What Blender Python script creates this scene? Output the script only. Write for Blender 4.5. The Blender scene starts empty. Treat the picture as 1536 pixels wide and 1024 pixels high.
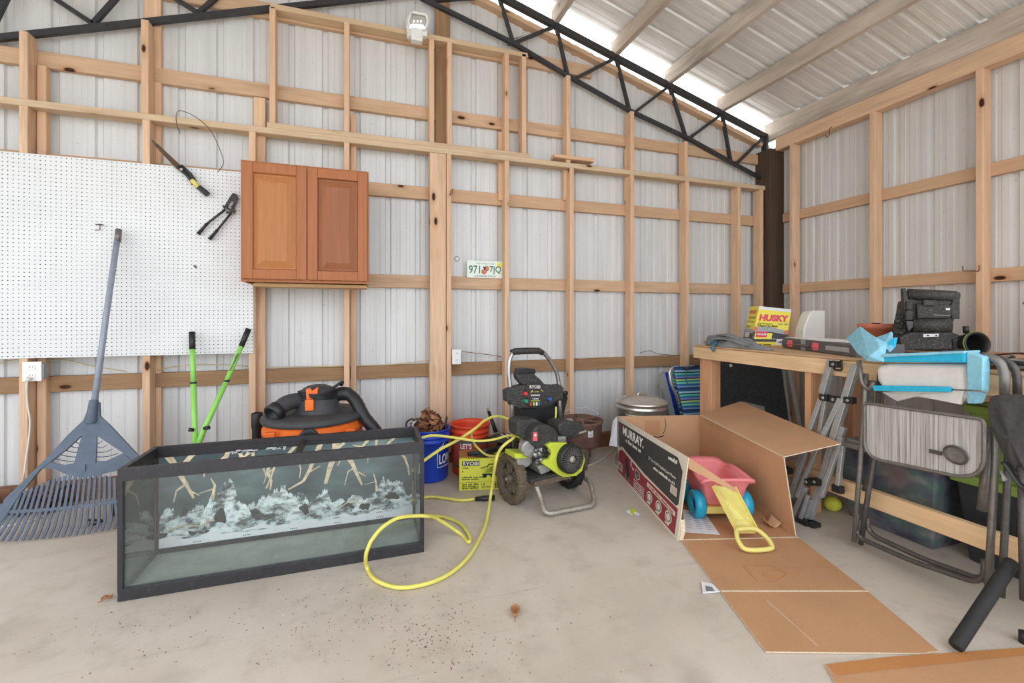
import bpy, math, random
from mathutils import Vector, Matrix, Euler
R = random.Random(7)
PI = math.pi
SC = bpy.context.scene
COL = SC.collection
V = Vector

# ------------------------------------------------------------------ camera model (units: metres, X along the gable wall, Y towards it)
CAM_H, F_PX, CX, HOR, YAW = 1.18, 672.0, 768.0, 473.0, math.radians(18.26)
SN, CS = math.sin(YAW), math.cos(YAW)
def ray(px, py):
    u = (px-CX)/F_PX
    return V((SN+u*CS, CS-u*SN, (HOR-py)/F_PX))
C0 = V((0, 0, CAM_H))
def atY(px, py, y): d = ray(px, py); return C0+d*(y/d.y)
def atX(px, py, x): d = ray(px, py); return C0+d*(x/d.x)
def atZ(px, py, z): d = ray(px, py); return C0+d*((z-CAM_H)/d.z)
def atPl(px, py, p, n):
    d = ray(px, py); return C0+d*((V(p)-C0).dot(V(n))/d.dot(V(n)))

cam = bpy.data.cameras.new('camera'); camo = bpy.data.objects.new('camera', cam); COL.objects.link(camo)
camo.location = C0; camo.rotation_euler = (PI/2, 0, -YAW)
cam.sensor_width = 36; cam.lens = F_PX/1536*36; cam.shift_y = -(512-HOR)/1536; cam.clip_start = .05
SC.camera = camo

# ------------------------------------------------------------------ materials
def srgb(r, g, b):
    f = lambda c: (c/255/12.92) if c/255 <= .04045 else ((c/255+.055)/1.055)**2.4
    return (f(r), f(g), f(b), 1)
class NT:
    def __init__(s, name):
        s.m = bpy.data.materials.new(name); s.m.use_nodes = True
        s.t = s.m.node_tree; s.t.nodes.clear()
        s.out = s.n('ShaderNodeOutputMaterial')
    def n(s, typ, **kw):
        nd = s.t.nodes.new(typ)
        for k, v in kw.items(): setattr(nd, k, v)
        return nd
    def set(s, sock, v):
        if isinstance(v, bpy.types.NodeSocket): s.t.links.new(v, sock)
        else: sock.default_value = v
    def coord(s, kind='Object', scale=(1,1,1), rnd=0, rot=(0,0,0)):
        c = s.n('ShaderNodeTexCoord').outputs[kind]
        if rnd:
            oi = s.n('ShaderNodeObjectInfo').outputs['Random']
            mu = s.n('ShaderNodeMath', operation='MULTIPLY'); s.set(mu.inputs[0], oi); mu.inputs[1].default_value = rnd
            ad = s.n('ShaderNodeVectorMath', operation='ADD'); s.set(ad.inputs[0], c); s.set(ad.inputs[1], mu.outputs[0]); c = ad.outputs[0]
        mp = s.n('ShaderNodeMapping'); s.set(mp.inputs['Vector'], c); mp.inputs['Scale'].default_value = scale; mp.inputs['Rotation'].default_value = rot
        return mp.outputs[0]
    def noise(s, vec, scale=5, det=4, rough=.55, out='Fac'):
        nd = s.n('ShaderNodeTexNoise'); s.set(nd.inputs['Vector'], vec); nd.inputs['Scale'].default_value = scale
        nd.inputs['Detail'].default_value = det; nd.inputs['Roughness'].default_value = rough
        return nd.outputs[out]
    def vor(s, vec, scale=5, out='Distance', rand=1):
        nd = s.n('ShaderNodeTexVoronoi'); s.set(nd.inputs['Vector'], vec); nd.inputs['Scale'].default_value = scale; nd.inputs['Randomness'].default_value = rand
        return nd.outputs[out]
    def ramp(s, fac, stops):
        nd = s.n('ShaderNodeValToRGB'); s.set(nd.inputs[0], fac); el = nd.color_ramp.elements
        while len(el) < len(stops): el.new(.5)
        for e, (p, c) in zip(el, stops):
            e.position = p; e.color = c if len(c) == 4 else (*c, 1)
        return nd.outputs[0]
    def mix(s, fac, a, b, mode='MIX'):
        nd = s.n('ShaderNodeMix', data_type='RGBA', blend_type=mode); s.set(nd.inputs[0], fac); s.set(nd.inputs[6], a); s.set(nd.inputs[7], b)
        return nd.outputs[2]
    def math(s, op, a, b=0.0):
        nd = s.n('ShaderNodeMath', operation=op); s.set(nd.inputs[0], a); s.set(nd.inputs[1], b); return nd.outputs[0]
    def bsdf(s, col, rough=.5, metal=0, bump=None, bstr=.2, bdist=.01, spec=.5, trans=0, emit=None, coat=0):
        p = s.n('ShaderNodeBsdfPrincipled'); s.set(p.inputs['Base Color'], col); s.set(p.inputs['Roughness'], rough); s.set(p.inputs['Metallic'], metal)
        p.inputs['Specular IOR Level'].default_value = spec
        if trans: p.inputs['Transmission Weight'].default_value = trans
        if coat: p.inputs['Coat Weight'].default_value = coat
        if emit: p.inputs['Emission Color'].default_value = emit[0]; p.inputs['Emission Strength'].default_value = emit[1]
        if bump is not None:
            b = s.n('ShaderNodeBump'); s.set(b.inputs['Height'], bump); b.inputs['Strength'].default_value = bstr; b.inputs['Distance'].default_value = bdist
            s.set(p.inputs['Normal'], b.outputs[0])
        s.t.links.new(p.outputs[0], s.out.inputs[0]); s.p = p
        return s.m
BW = lambda v: (v, v, v, 1)
def mul(c, k): return (min(c[0]*k,1), min(c[1]*k,1), min(c[2]*k,1), 1)

def wood(name, base, knots=1.0, rough=.65, contrast=.34, knot_col=(60,32,14), rings=9, ax=0):
    t = NT(name); b = srgb(*base)
    pm = lambda a, c: (a, c, c) if ax == 0 else (c, c, a)
    v = t.coord('Object', pm(1.0, rings), rnd=37)
    g = t.noise(v, 2.2, 5, .6)
    col = t.ramp(g, [(.25, mul(b, 1-contrast)), (.5, b), (.75, mul(b, 1+contrast*.6))])
    f = t.noise(t.coord('Object', pm(4, 130), rnd=11), 1.0, 3)
    col = t.mix(t.ramp(f, [(.35, BW(.5)), (.6, BW(0))]), col, mul(b, .66))
    big = t.noise(t.coord('Object', (1.2, 2, 2), rnd=23), 1.3, 2)
    col = t.mix(t.ramp(big, [(.3, BW(0)), (.75, BW(.35))]), col, mul((b[0], b[1]*.86, b[2]*.72, 1), .92))
    oi = t.n('ShaderNodeObjectInfo').outputs['Random']
    col = t.mix(t.ramp(oi, [(.0, BW(0)), (1, BW(.5))]), col, mul((b[0], b[1]*.9, b[2]*.8, 1), .93))
    if knots:
        kv = t.coord('Object', (1.0, 2.3, 2.3), rnd=53)
        d = t.vor(kv, 3.4); cc = t.vor(kv, 3.4, 'Color')
        sx = t.n('ShaderNodeSeparateColor'); t.set(sx.inputs[0], cc)
        on = t.math('GREATER_THAN', sx.outputs[0], 1-.42*knots)
        k = t.math('MULTIPLY', t.ramp(d, [(.085, BW(1)), (.13, BW(0))]), on)
        halo = t.math('MULTIPLY', t.ramp(d, [(.1, BW(.55)), (.28, BW(0))]), on)
        col = t.mix(halo, col, mul((b[0], b[1]*.75, b[2]*.55, 1), .7)); col = t.mix(k, col, srgb(*knot_col))
    return t.bsdf(col, rough, bump=f, bstr=.12, bdist=.004, spec=.25)

def plain(name, rgb, rough=.5, metal=0, var=.12, scale=9, dirt=0, dirt_col=(90,78,62), bump=.05, spec=.5, coat=0, speck=0):
    t = NT(name); b = srgb(*rgb); v = t.coord('Object')
    n = t.noise(v, scale, 4)
    col = t.ramp(n, [(.3, mul(b, 1-var)), (.7, mul(b, 1+var))])
    rg = rough
    if dirt:
        d = t.noise(v, scale*2.3, 6, .7)
        col = t.mix(t.ramp(d, [(.62-.3*dirt, BW(0)), (.78-.2*dirt, BW(min(1, dirt*1.3)))]), col, srgb(*dirt_col))
        rg = t.ramp(d, [(.4, BW(rough)), (.7, BW(min(1, rough+.3)))])
    if speck:
        k = t.noise(v, 150, 2, .5); col = t.mix(t.ramp(k, [(.63-.1*speck, BW(0)), (.70-.08*speck, BW(.6))]), col, srgb(*dirt_col))
    return t.bsdf(col, rg, metal, bump=n if bump else None, bstr=bump, bdist=.003, spec=spec, coat=coat)

M = {}
M['stud'] = wood('pine_stud', (224,190,160), 1.3)
M['girt'] = wood('pine_girt', (208,176,146), 1.3)
M['plate'] = wood('pine_plate', (212,188,158), .8)
M['treated'] = wood('treated_board', (160,128,96), 1, contrast=.4)
M['skirt'] = wood('treated_skirt', (136,98,74), .3, contrast=.4)
M['bench'] = wood('fir_bench', (230,200,160), .6)
M['orange_pine'] = wood('bench_leg_pine', (214,166,130), .7)
M['oldwood'] = wood('weathered_purlin', (200,190,180), .3, contrast=.6, knot_col=(110,90,76), rings=6)
M['darkpost'] = wood('dark_post', (84,70,60), 0, contrast=.35)
M['oak'] = wood('oak_cabinet', (176,112,72), 0, .42, .25, rings=16, ax=2)
M['oak_panel'] = wood('oak_panel', (186,126,78), 0, .4, .22, rings=26, ax=2)
M['oak_panel_dark'] = wood('oak_panel_dark', (158,102,70), 0, .4, .3, rings=14, ax=2)
M['oak_inside'] = wood('cabinet_underside', (222,184,136), 0, .6, .1)

def sheet_mat(name, rgb, rough, metal, streak_axis='Z'):
    t = NT(name); b = srgb(*rgb)
    sc = (9, 9, .5) if streak_axis == 'Z' else (.5, 9, 9)
    n = t.noise(t.coord('Object', sc), 1.6, 4)
    col = t.ramp(n, [(.3, mul(b, .9)), (.7, mul(b, 1.05))])
    sp = t.noise(t.coord('Object'), 85, 3, .7)
    col = t.mix(t.ramp(sp, [(.60, BW(0)), (.72, BW(.5))]), col, mul(b, .7))
    fly = t.vor(t.coord('Object'), 13); 
    col = t.mix(t.ramp(fly, [(.03, BW(.7)), (.06, BW(0))]), col, srgb(96,84,70))
    bl = t.noise(t.coord('Object', (1.5,1.5,1.5)), 1.2, 3)
    col = t.mix(t.ramp(bl, [(.45, BW(0)), (.75, BW(.18))]), col, srgb(176,178,160))
    return t.bsdf(col, rough, metal, bump=sp, bstr=.03, bdist=.002)
M['sheet'] = sheet_mat('painted_wall_sheet', (214,213,212), .45, .05)
M['roof'] = sheet_mat('galvalume_roof_sheet', (238,238,238), .34, .2, 'X')

def concrete():
    t = NT('concrete_floor'); v = t.coord('Object')
    b = srgb(186,174,162)
    n1 = t.noise(v, 1.1, 6, .6); n2 = t.noise(v, 7, 6, .65); n3 = t.noise(v, 60, 4, .7)
    col = t.ramp(n1, [(.3, srgb(184,172,158)), (.5, srgb(200,188,174)), (.72, srgb(214,203,190))])
    col = t.mix(t.ramp(n2, [(.52, BW(0)), (.72, BW(.3))]), col, srgb(142,128,112))
    col = t.mix(t.ramp(n3, [(.62, BW(0)), (.75, BW(.45))]), col, srgb(120,104,90))
    st = t.noise(t.coord('Object', (1,1.3,1)), 2.6, 3, .5)
    col = t.mix(t.ramp(st, [(.64, BW(0)), (.76, BW(.3))]), col, srgb(126,114,100))
    sp = t.vor(v, 26); col = t.mix(t.ramp(sp, [(.03, BW(.65)), (.055, BW(0))]), col, srgb(96,78,62))
    pale = t.vor(t.coord('Object', (1,1,1), rot=(0,0,.5)), 3.1); col = t.mix(t.ramp(pale, [(.03, BW(.5)), (.06, BW(0))]), col, srgb(216,210,200))
    scuff = t.noise(t.coord('Object', (1.2, 14, 1), rot=(0,0,.6)), 2, 3); col = t.mix(t.ramp(scuff, [(.62, BW(0)), (.74, BW(.2))]), col, srgb(134,122,108))
    rg = t.ramp(n2, [(.3, BW(.42)), (.7, BW(.7))])
    return t.bsdf(col, rg, bump=n3, bstr=.12, bdist=.004, spec=.45)
M['concrete'] = concrete()
M['steel_black'] = plain('black_truss_steel', (58,58,60), .45, .3, .2, 30)
M['black'] = plain('black_plastic', (34,34,36), .45, 0, .2, 20)
M['black_frame'] = plain('aquarium_frame_plastic', (44,42,45), .4, 0, .15, 20, dirt=.25, dirt_col=(110,104,104))
M['dusty_black'] = plain('dusty_black_plastic', (50,50,50), .55, 0, .25, 40, dirt=.25, dirt_col=(136,130,120), speck=.35)
M['black_mach'] = plain('dull_black_plastic', (46,45,44), .5, 0, .25, 40, dirt=.25, dirt_col=(118,112,104), speck=.45)
M['rubber'] = plain('black_rubber', (38,37,36), .8, 0, .2, 40)
M['vac_black'] = plain('dusty_vacuum_plastic', (62,62,64), .55, 0, .15, 12, dirt=.2, dirt_col=(110,104,98))
M['muddy'] = plain('muddy_tyre', (84,72,60), .9, 0, .3, 50, dirt=.6, dirt_col=(132,114,92), bump=.6, speck=.6)
M['mud_hub'] = plain('muddy_hub', (98,88,76), .8, 0, .3, 40, dirt=.5, dirt_col=(140,124,104))
M['lime'] = plain('lime_green_plastic', (198,210,66), .35, 0, .06, 20, dirt=.12)
M['lime_tool'] = plain('lime_tool_tube', (150,216,104), .35, 0, .06, 20)
M['lime_dark'] = plain('green_tote_lid', (124,150,66), .5, 0, .1, 12, dirt=.15)
M['boxyellow'] = plain('yellow_green_card', (224,224,76), .55, 0, .05, 20)
M['hose'] = plain('yellow_hose_rubber', (224,214,104), .45, 0, .08, 30, dirt=.15, dirt_col=(150,130,70))
M['chrome'] = plain('brushed_steel_tube', (176,176,174), .3, .85, .1, 60)
M['dirty_steel'] = plain('muddy_steel_tube', (168,162,150), .4, .6, .2, 40, dirt=.45, dirt_col=(120,106,88))
M['alu'] = plain('brushed_aluminium', (206,202,196), .28, .85, .08, 50)
M['grey_tube'] = plain('grey_metal_tube', (122,118,114), .4, .5, .15, 40)
M['grey_tube_dark'] = plain('dark_grey_metal_tube', (84,80,78), .45, .4, .2, 40)
M['galv'] = plain('galvanised_channel', (178,180,180), .35, .5, .12, 40)
M['silver'] = plain('cast_silver', (178,178,174), .4, .7, .2, 50, dirt=.3)
M['orange'] = plain('orange_plastic', (240,112,34), .4, 0, .08, 14, dirt=.1)
M['hdorange'] = plain('orange_bucket_plastic', (232,78,44), .4, 0, .06, 14)
M['blue_bucket'] = plain('blue_bucket_plastic', (26,66,184), .35, 0, .08, 14)
M['rake'] = plain('slate_blue_plastic', (86,98,114), .5, 0, .1, 14, dirt=.12, dirt_col=(128,124,120))
M['rake_pole'] = plain('grey_rake_pole', (146,154,168), .4, .1, .1, 30)
M['white'] = plain('white_plastic', (232,232,228), .4, 0, .03, 14)
M['white_cable'] = plain('white_cable', (222,216,206), .5, 0, .05, 14)
M['romex'] = plain('yellow_sheathed_cable', (196,176,120), .5, 0, .1, 20)
M['wire'] = plain('rusty_wire', (86,66,50), .6, .4, .3, 30)
M['rust'] = plain('rusty_hook', (120,66,44), .7, .2, .3, 40)
M['paper'] = plain('white_paper', (222,222,226), .7, 0, .06, 30)
M['ink'] = plain('black_ink', (34,34,36), .6, 0, .05)
M['greyink'] = plain('grey_ink', (120,120,124), .6, 0, .05)
M['white_ink'] = plain('white_ink', (236,234,228), .6, 0, .03)
M['red_ink'] = plain('red_ink', (206,50,72), .6, 0, .05)
M['pink_ink'] = plain('magenta_ink', (222,66,102), .6, 0, .05)
M['maroon_ink'] = plain('maroon_print', (142,48,58), .55, 0, .08, 6)
M['black_ink'] = plain('charcoal_print', (62,60,60), .5, 0, .08, 6)
M['rust_ink'] = plain('dark_red_logo', (150,60,50), .55, 0, .08, 6)
M['cream_ink'] = plain('cream_print', (214,204,190), .6, 0, .05)
M['green_ink'] = plain('dark_green_paint', (28,110,72), .5, 0, .08)
M['yellow_ink'] = plain('yellow_print', (236,222,80), .5, 0, .05)
def cardboard(name, rgb):
    t = NT(name); b = srgb(*rgb); v = t.coord('Object')
    n = t.noise(v, 3, 4); col = t.ramp(n, [(.3, mul(b,.9)), (.7, mul(b,1.06))])
    f = t.noise(t.coord('Object', (1,1,3)), 90, 3); col = t.mix(t.ramp(f, [(.45, BW(0)), (.7, BW(.25))]), col, mul(b,.75))
    s = t.vor(v, 7); col = t.mix(t.ramp(s, [(.02, BW(.6)), (.04, BW(0))]), col, mul(b,.4))
    return t.bsdf(col, .75, bump=f, bstr=.08, bdist=.002, spec=.2)
M['card'] = cardboard('brown_cardboard', (200,158,122))
M['card_floor'] = cardboard('floor_cardboard', (190,144,106))
M['card_tape'] = cardboard('taped_cardboard', (186,128,78))
M['card_edge'] = plain('cardboard_cut_edge', (214,196,170), .8, 0, .15, 120)
M['pink'] = plain('pink_plastic', (238,138,142), .4, 0, .06, 12, dirt=.08)
M['sky_blue'] = plain('bright_blue_plastic', (30,168,206), .25, 0, .06, 12)
M['toy_yellow'] = plain('pale_yellow_plastic', (226,212,122), .45, 0, .06, 12, dirt=.15)
M['teal_fabric'] = plain('light_blue_canvas', (140,200,222), .85, 0, .12, 40)
M['aqua_fabric'] = plain('aqua_canvas', (40,176,216), .8, 0, .12, 60)
M['cream_pad'] = plain('pale_padding', (214,209,205), .85, 0, .06, 20)
M['black_fabric'] = plain('charcoal_canvas', (66,64,64), .9, 0, .2, 70)
M['grey_fabric'] = plain('grey_nylon', (126,128,130), .8, 0, .2, 20)
M['blue_fabric'] = plain('slate_nylon', (78,112,126), .8, 0, .2, 20)
M['dark_panel'] = plain('dark_mesh_panel', (52,54,58), .7, 0, .35, 50)
M['terracotta'] = plain('terracotta_clay', (206,124,96), .8, 0, .1, 20)
M['tool_grey'] = plain('grey_case_plastic', (92,90,90), .5, 0, .1, 20)
M['light_grey'] = plain('light_grey_plastic', (158,160,162), .5, 0, .1, 20)
M['latch_red'] = plain('red_latch_plastic', (232,100,112), .4, 0, .06)
M['brown_iron'] = plain('brown_rusty_iron', (124,92,82), .65, .2, .2, 16, dirt=.2, dirt_col=(150,120,106))
M['tennis'] = plain('yellow_green_felt', (206,206,72), .9, 0, .12, 30, dirt=.1)
M['leaf'] = plain('dry_leaf', (168,120,82), .8, 0, .25, 40)
M['leaf_dark'] = plain('dark_dry_leaf', (120,76,56), .85, 0, .3, 30)
M['plate_white'] = plain('licence_plate_paint', (226,232,222), .4, .1, .06, 30, dirt=.12)
M['tote_black'] = plain('black_tote_plastic', (40,42,46), .45, 0, .2, 10, dirt=.1)
M['red_btn'] = plain('red_knob', (214,60,66), .4); M['green_btn'] = plain('green_knob', (36,150,110), .4); M['blue_btn'] = plain('blue_knob', (60,100,170), .4)

def pegboard_mat():
    t = NT('white_pegboard'); c = t.n('ShaderNodeTexCoord').outputs['Object']
    s = t.n('ShaderNodeSeparateXYZ'); t.set(s.inputs[0], c)
    def cell(o): 
        m = t.math('MULTIPLY', o, 1/.0254); f = t.math('FRACT', m); return t.math('SUBTRACT', f, .5)
    x, z = cell(s.outputs[0]), cell(s.outputs[2])
    d = t.math('SQRT', t.math('ADD', t.math('MULTIPLY', x, x), t.math('MULTIPLY', z, z)))
    hole = t.math('LESS_THAN', d, .125)
    n = t.noise(t.coord('Object'), 3, 3)
    base = t.ramp(n, [(.3, srgb(218,219,219)), (.7, srgb(226,227,227))])
    return t.bsdf(t.mix(hole, base, srgb(58,52,44)), .45)
M['pegboard'] = pegboard_mat()

def glass_mat(name, tint, dust):
    t = NT(name)
    tr = t.n('ShaderNodeBsdfTransparent'); tr.inputs[0].default_value = tint
    gl = t.n('ShaderNodeBsdfGlossy'); gl.inputs['Roughness'].default_value = .02; gl.inputs[0].default_value = (1,1,1,1)
    fr = t.n('ShaderNodeFresnel'); fr.inputs[0].default_value = 1.5
    m1 = t.n('ShaderNodeMixShader'); t.set(m1.inputs[0], fr.outputs[0]); t.set(m1.inputs[1], tr.outputs[0]); t.set(m1.inputs[2], gl.outputs[0])
    df = t.n('ShaderNodeBsdfDiffuse'); df.inputs[0].default_value = srgb(206,222,214)
    sx = t.n('ShaderNodeSeparateXYZ'); t.set(sx.inputs[0], t.n('ShaderNodeTexCoord').outputs['Object'])
    lo = t.ramp(sx.outputs[2], [(.0, BW(1)), (.12, BW(.45)), (.2, BW(.12))])
    n = t.noise(t.coord('Object', (1,1,2.5)), 9, 5, .7)
    fac = t.math('MULTIPLY', t.math('MULTIPLY', t.ramp(n, [(.3, BW(.25)), (.75, BW(1))]), lo), dust)
    m2 = t.n('ShaderNodeMixShader'); t.set(m2.inputs[0], fac); t.set(m2.inputs[1], m1.outputs[0]); t.set(m2.inputs[2], df.outputs[0])
    t.t.links.new(m2.outputs[0], t.out.inputs[0])
    return t.m
M['tank_glass'] = glass_mat('dusty_aquarium_glass', (.982,.996,.993,1), .17)
M['clear_plastic'] = plain('smoky_clear_plastic', (96,98,106), .25, 0, .5, 7)

# ------------------------------------------------------------------ mesh builder
class MB:
    def __init__(s): s.v, s.f, s.m, s.sm, s.mats = [], [], [], [], []
    def mi(s, m):
        m = M[m] if isinstance(m, str) else m
        if m not in s.mats: s.mats.append(m)
        return s.mats.index(m)
    def add(s, vs, fs, m, smooth=False, mat=None):
        b = len(s.v); k = s.mi(m)
        s.v += [(mat @ V(p)) if mat is not None else V(p) for p in vs]
        for f in fs: s.f.append([b+i for i in f]); s.m.append(k); s.sm.append(smooth)
        return s
    def box(s, c, size, m, mat=None):
        x, y, z = (a/2 for a in size); c = V(c)
        vs = [c+V((i*x, j*y, k*z)) for i in (-1,1) for j in (-1,1) for k in (-1,1)]
        fs = [(0,1,3,2),(4,6,7,5),(0,4,5,1),(2,3,7,6),(0,2,6,4),(1,5,7,3)]
        return s.add(vs, fs, m, False, mat)
    def bar(s, p0, p1, w, h, m, up=(0,0,1)):
        p0, p1 = V(p0), V(p1); x = (p1-p0).normalized(); y = V(up).cross(x)
        if y.length < 1e-5: y = V((0,1,0)).cross(x)
        y.normalize(); z = x.cross(y)
        vs = [p+y*(j*w/2)+z*(k*h/2) for p in (p0,p1) for j in (-1,1) for k in (-1,1)]
        fs = [(0,1,3,2),(4,6,7,5),(0,4,5,1),(2,3,7,6),(0,2,6,4),(1,5,7,3)]
        return s.add(vs, fs, m)
    def tube(s, pts, r, m, n=10, closed=False, caps=True, mat=None, flat=1.0):
        pts = [V(p) for p in pts]; N = len(pts); rs = r if isinstance(r, (list, tuple)) else [r]*N
        vs, fs = [], []; ref = None
        for i, p in enumerate(pts):
            a = pts[(i-1) % N] if (i or closed) else p; b = pts[(i+1) % N] if (i < N-1 or closed) else p
            t = (b-a).normalized()
            if ref is None:
                ref = V((0,0,1)) if abs(t.z) < .9 else V((1,0,0))
            x = (ref - t*ref.dot(t))
            if x.length < 1e-6: x = t.orthogonal()
            x.normalize(); ref = x; y = t.cross(x)
            vs += [p+(x*math.cos(2*PI*k/n)*flat+y*math.sin(2*PI*k/n))*rs[i] for k in range(n)]
        for i in range(N if closed else N-1):
            j = (i+1) % N
            fs += [(i*n+k, i*n+(k+1)%n, j*n+(k+1)%n, j*n+k) for k in range(n)]
        s.add(vs, fs, m, True, mat)
        if caps and not closed:
            s.add(vs[:n], [tuple(range(n))[::-1]], m, False, mat); s.add(vs[-n:], [tuple(range(n))], m, False, mat)
        return s
    def lathe(s, prof, m, mat=None, n=32, smooth=True, arc=2*PI, sx=1, sy=1):
        vs, fs = [], []; full = abs(arc-2*PI) < 1e-6; k = n if full else n+1
        for r, z in prof: vs += [(r*sx*math.cos(arc*i/n), r*sy*math.sin(arc*i/n), z) for i in range(k)]
        for a in range(len(prof)-1):
            for i in range(n):
                j = (i+1) % k; fs.append((a*k+i, a*k+j, (a+1)*k+j, (a+1)*k+i))
        return s.add(vs, fs, m, smooth, mat)
    def cyl(s, p0, p1, r, m, n=20, r1=None, bev=.0):
        p0, p1 = V(p0), V(p1); d = p1-p0; q = d.to_track_quat('Z', 'Y').to_matrix().to_4x4(); q.translation = p0; L = d.length; r1 = r if r1 is None else r1
        s.lathe([(r, 0), (r1, L)], m, q, n)
        s.lathe([(1e-4, 0), (r, 0)], m, q, n, False); s.lathe([(r1, L), (1e-4, L)], m, q, n, False)
        return s
    def ball(s, c, r, m, sx=1, sy=1, sz=1, n=20):
        prof = [(max(math.sin(PI*i/12), 1e-4)*r, -math.cos(PI*i/12)*r*sz) for i in range(13)]
        return s.lathe(prof, m, Matrix.Translation(V(c)), n, True, sx=sx, sy=sy)
    def prism(s, poly, d, m, side=None, back=None):
        """poly: 3-D outline; extruded by vector d"""
        a = [V(p) for p in poly]; b = [p+V(d) for p in a]; n = len(a)
        s.add(a, [tuple(range(n))], m); s.add(b, [tuple(range(n))[::-1]], back or m)
        s.add(a+b, [(i, i+n, (i+1)%n+n, (i+1)%n) for i in range(n)], side or m)
        return s
    def grid(s, fn, nu, nv, m, smooth=True):
        vs = [fn(i/nu, j/nv) for j in range(nv+1) for i in range(nu+1)]
        fs = [(j*(nu+1)+i, j*(nu+1)+i+1, (j+1)*(nu+1)+i+1, (j+1)*(nu+1)+i) for j in range(nv) for i in range(nu)]
        return s.add(vs, fs, m, smooth)
    def text(s, body, m, origin, xdir, ydir, size=None, width=None, bold=0.0, sx=1.0, off=.0006, align='LEFT', height=None):
        if body[0] == '~':                       # fine print too small to read: broken strokes in word groups
            vs, fs, x = [], [], 0.0; q = random.Random(len(body)*7+ord(body[-1]))
            for ch in body[1:]:
                if ch != ' ':
                    h = q.choice((.48, .5, .52, .72)); b = len(vs)
                    vs += [V((x, 0, 0)), V((x+.36, 0, 0)), V((x+.36, h, 0)), V((x, h, 0))]; fs.append((b, b+1, b+2, b+3))
                x += .5
            return s._lay(vs, fs, m, origin, xdir, ydir, size, width, sx, off, align, height)
        cu = bpy.data.curves.new('t', 'FONT'); cu.body = body; cu.size = 1; cu.offset = bold; cu.align_x = align; cu.resolution_u = 3
        ob = bpy.data.objects.new('t', cu); COL.objects.link(ob)
        dg = bpy.context.evaluated_depsgraph_get(); me = ob.evaluated_get(dg).to_mesh()
        vs = [v.co.copy() for v in me.vertices]; fs = [tuple(p.vertices) for p in me.polygons]
        ob.evaluated_get(dg).to_mesh_clear(); bpy.data.objects.remove(ob); bpy.data.curves.remove(cu)
        if not vs: return s
        return s._lay(vs, fs, m, origin, xdir, ydir, size, width, sx, off, align, height)
    def _lay(s, vs, fs, m, origin, xdir, ydir, size, width, sx, off, align, height):
        x0, x1 = min(v.x for v in vs), max(v.x for v in vs); y0, y1 = min(v.y for v in vs), max(v.y for v in vs)
        kx = ky = size or 1
        if height: ky = kx = height/(y1-y0)
        if width: kx = width/(x1-x0); ky = ky if height else kx
        kx *= sx
        X, Y = V(xdir).normalized(), V(ydir).normalized(); N = X.cross(Y).normalized()
        o = V(origin)+N*off; bx = x0 if align == 'LEFT' else 0
        return s.add([o+X*((v.x-bx)*kx)+Y*((v.y-y0)*ky) for v in vs], fs, m)
    def build(s, name, parent=None, bevel=0, seg=2, solid=0, sub=0, recalc=True):
        inv = parent.matrix_basis.inverted() if parent is not None else Matrix()
        if parent is not None and parent.parent is not None: inv = inv @ parent.parent.matrix_basis.inverted()
        me = bpy.data.meshes.new(name); org = V((0,0,0))
        if parent is None:
            xs = s.v; lo = V((min(p[i] for p in xs) for i in range(3))); hi = V((max(p[i] for p in xs) for i in range(3)))
            org = V(((lo.x+hi.x)/2, (lo.y+hi.y)/2, lo.z)); inv = Matrix.Translation(-org)
        me.from_pydata([inv @ p for p in s.v], [], s.f)
        for m in s.mats: me.materials.append(m)
        me.polygons.foreach_set('material_index', s.m); me.polygons.foreach_set('use_smooth', s.sm)
        me.validate(); me.update()
        if recalc and len(s.f) < 60000:
            import bmesh
            b = bmesh.new(); b.from_mesh(me)
            bmesh.ops.remove_doubles(b, verts=b.verts, dist=1e-6)
            bmesh.ops.recalc_face_normals(b, faces=b.faces); b.to_mesh(me); b.free()
        o = bpy.data.objects.new(name, me); COL.objects.link(o)
        if parent is not None: o.parent = parent
        else: o.location = org
        if solid: q = o.modifiers.new('s', 'SOLIDIFY'); q.thickness = solid; q.offset = 0
        if bevel: q = o.modifiers.new('b', 'BEVEL'); q.width = bevel; q.segments = seg; q.limit_method = 'ANGLE'; q.angle_limit = .6
        if sub: q = o.modifiers.new('u', 'SUBSURF'); q.levels = sub; q.render_levels = sub
        return o

def tag(o, label, cat, group=None, kind=None):
    o['label'] = label; o['category'] = cat
    if group: o['group'] = group
    if kind: o['kind'] = kind
    return o
def thing(name, label, cat, loc=(0,0,0), rz=0, group=None, kind=None):
    o = bpy.data.objects.new(name, None); COL.objects.link(o); o.location = loc; o.rotation_euler = (0,0,rz); o.empty_display_size = .05
    o.matrix_basis = Matrix.Translation(V(loc)) @ Matrix.Rotation(rz, 4, 'Z')
    return tag(o, label, cat, group, kind)
def beam(name, p0, p1, w, h, mat, up=(0,0,1), parent=None, bevel=.003, label=None, kind=None, cat=None):
    """timber with its own axes (local X runs along the grain)"""
    p0, p1 = V(p0), V(p1); x = (p1-p0).normalized(); y = V(up).cross(x)
    if y.length < 1e-5: y = V((0,1,0)).cross(x)
    y.normalize(); z = x.cross(y)
    me = bpy.data.meshes.new(name); L = (p1-p0).length
    b = MB().box((0,0,0), (L, w, h), mat)
    me.from_pydata([tuple(q) for q in b.v], [], b.f); me.materials.append(M[mat]); me.update()
    o = bpy.data.objects.new(name, me); COL.objects.link(o)
    mw = Matrix((x, y, z)).transposed().to_4x4(); mw.translation = (p0+p1)/2
    if parent is not None: o.parent = parent; mw = parent.matrix_basis.inverted() @ mw
    o.matrix_basis = mw
    if bevel: q = o.modifiers.new('b', 'BEVEL'); q.width = bevel; q.segments = 1
    if label: o['label'] = label
    if kind: o['kind'] = kind
    if cat: o['category'] = cat
    return o
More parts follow.
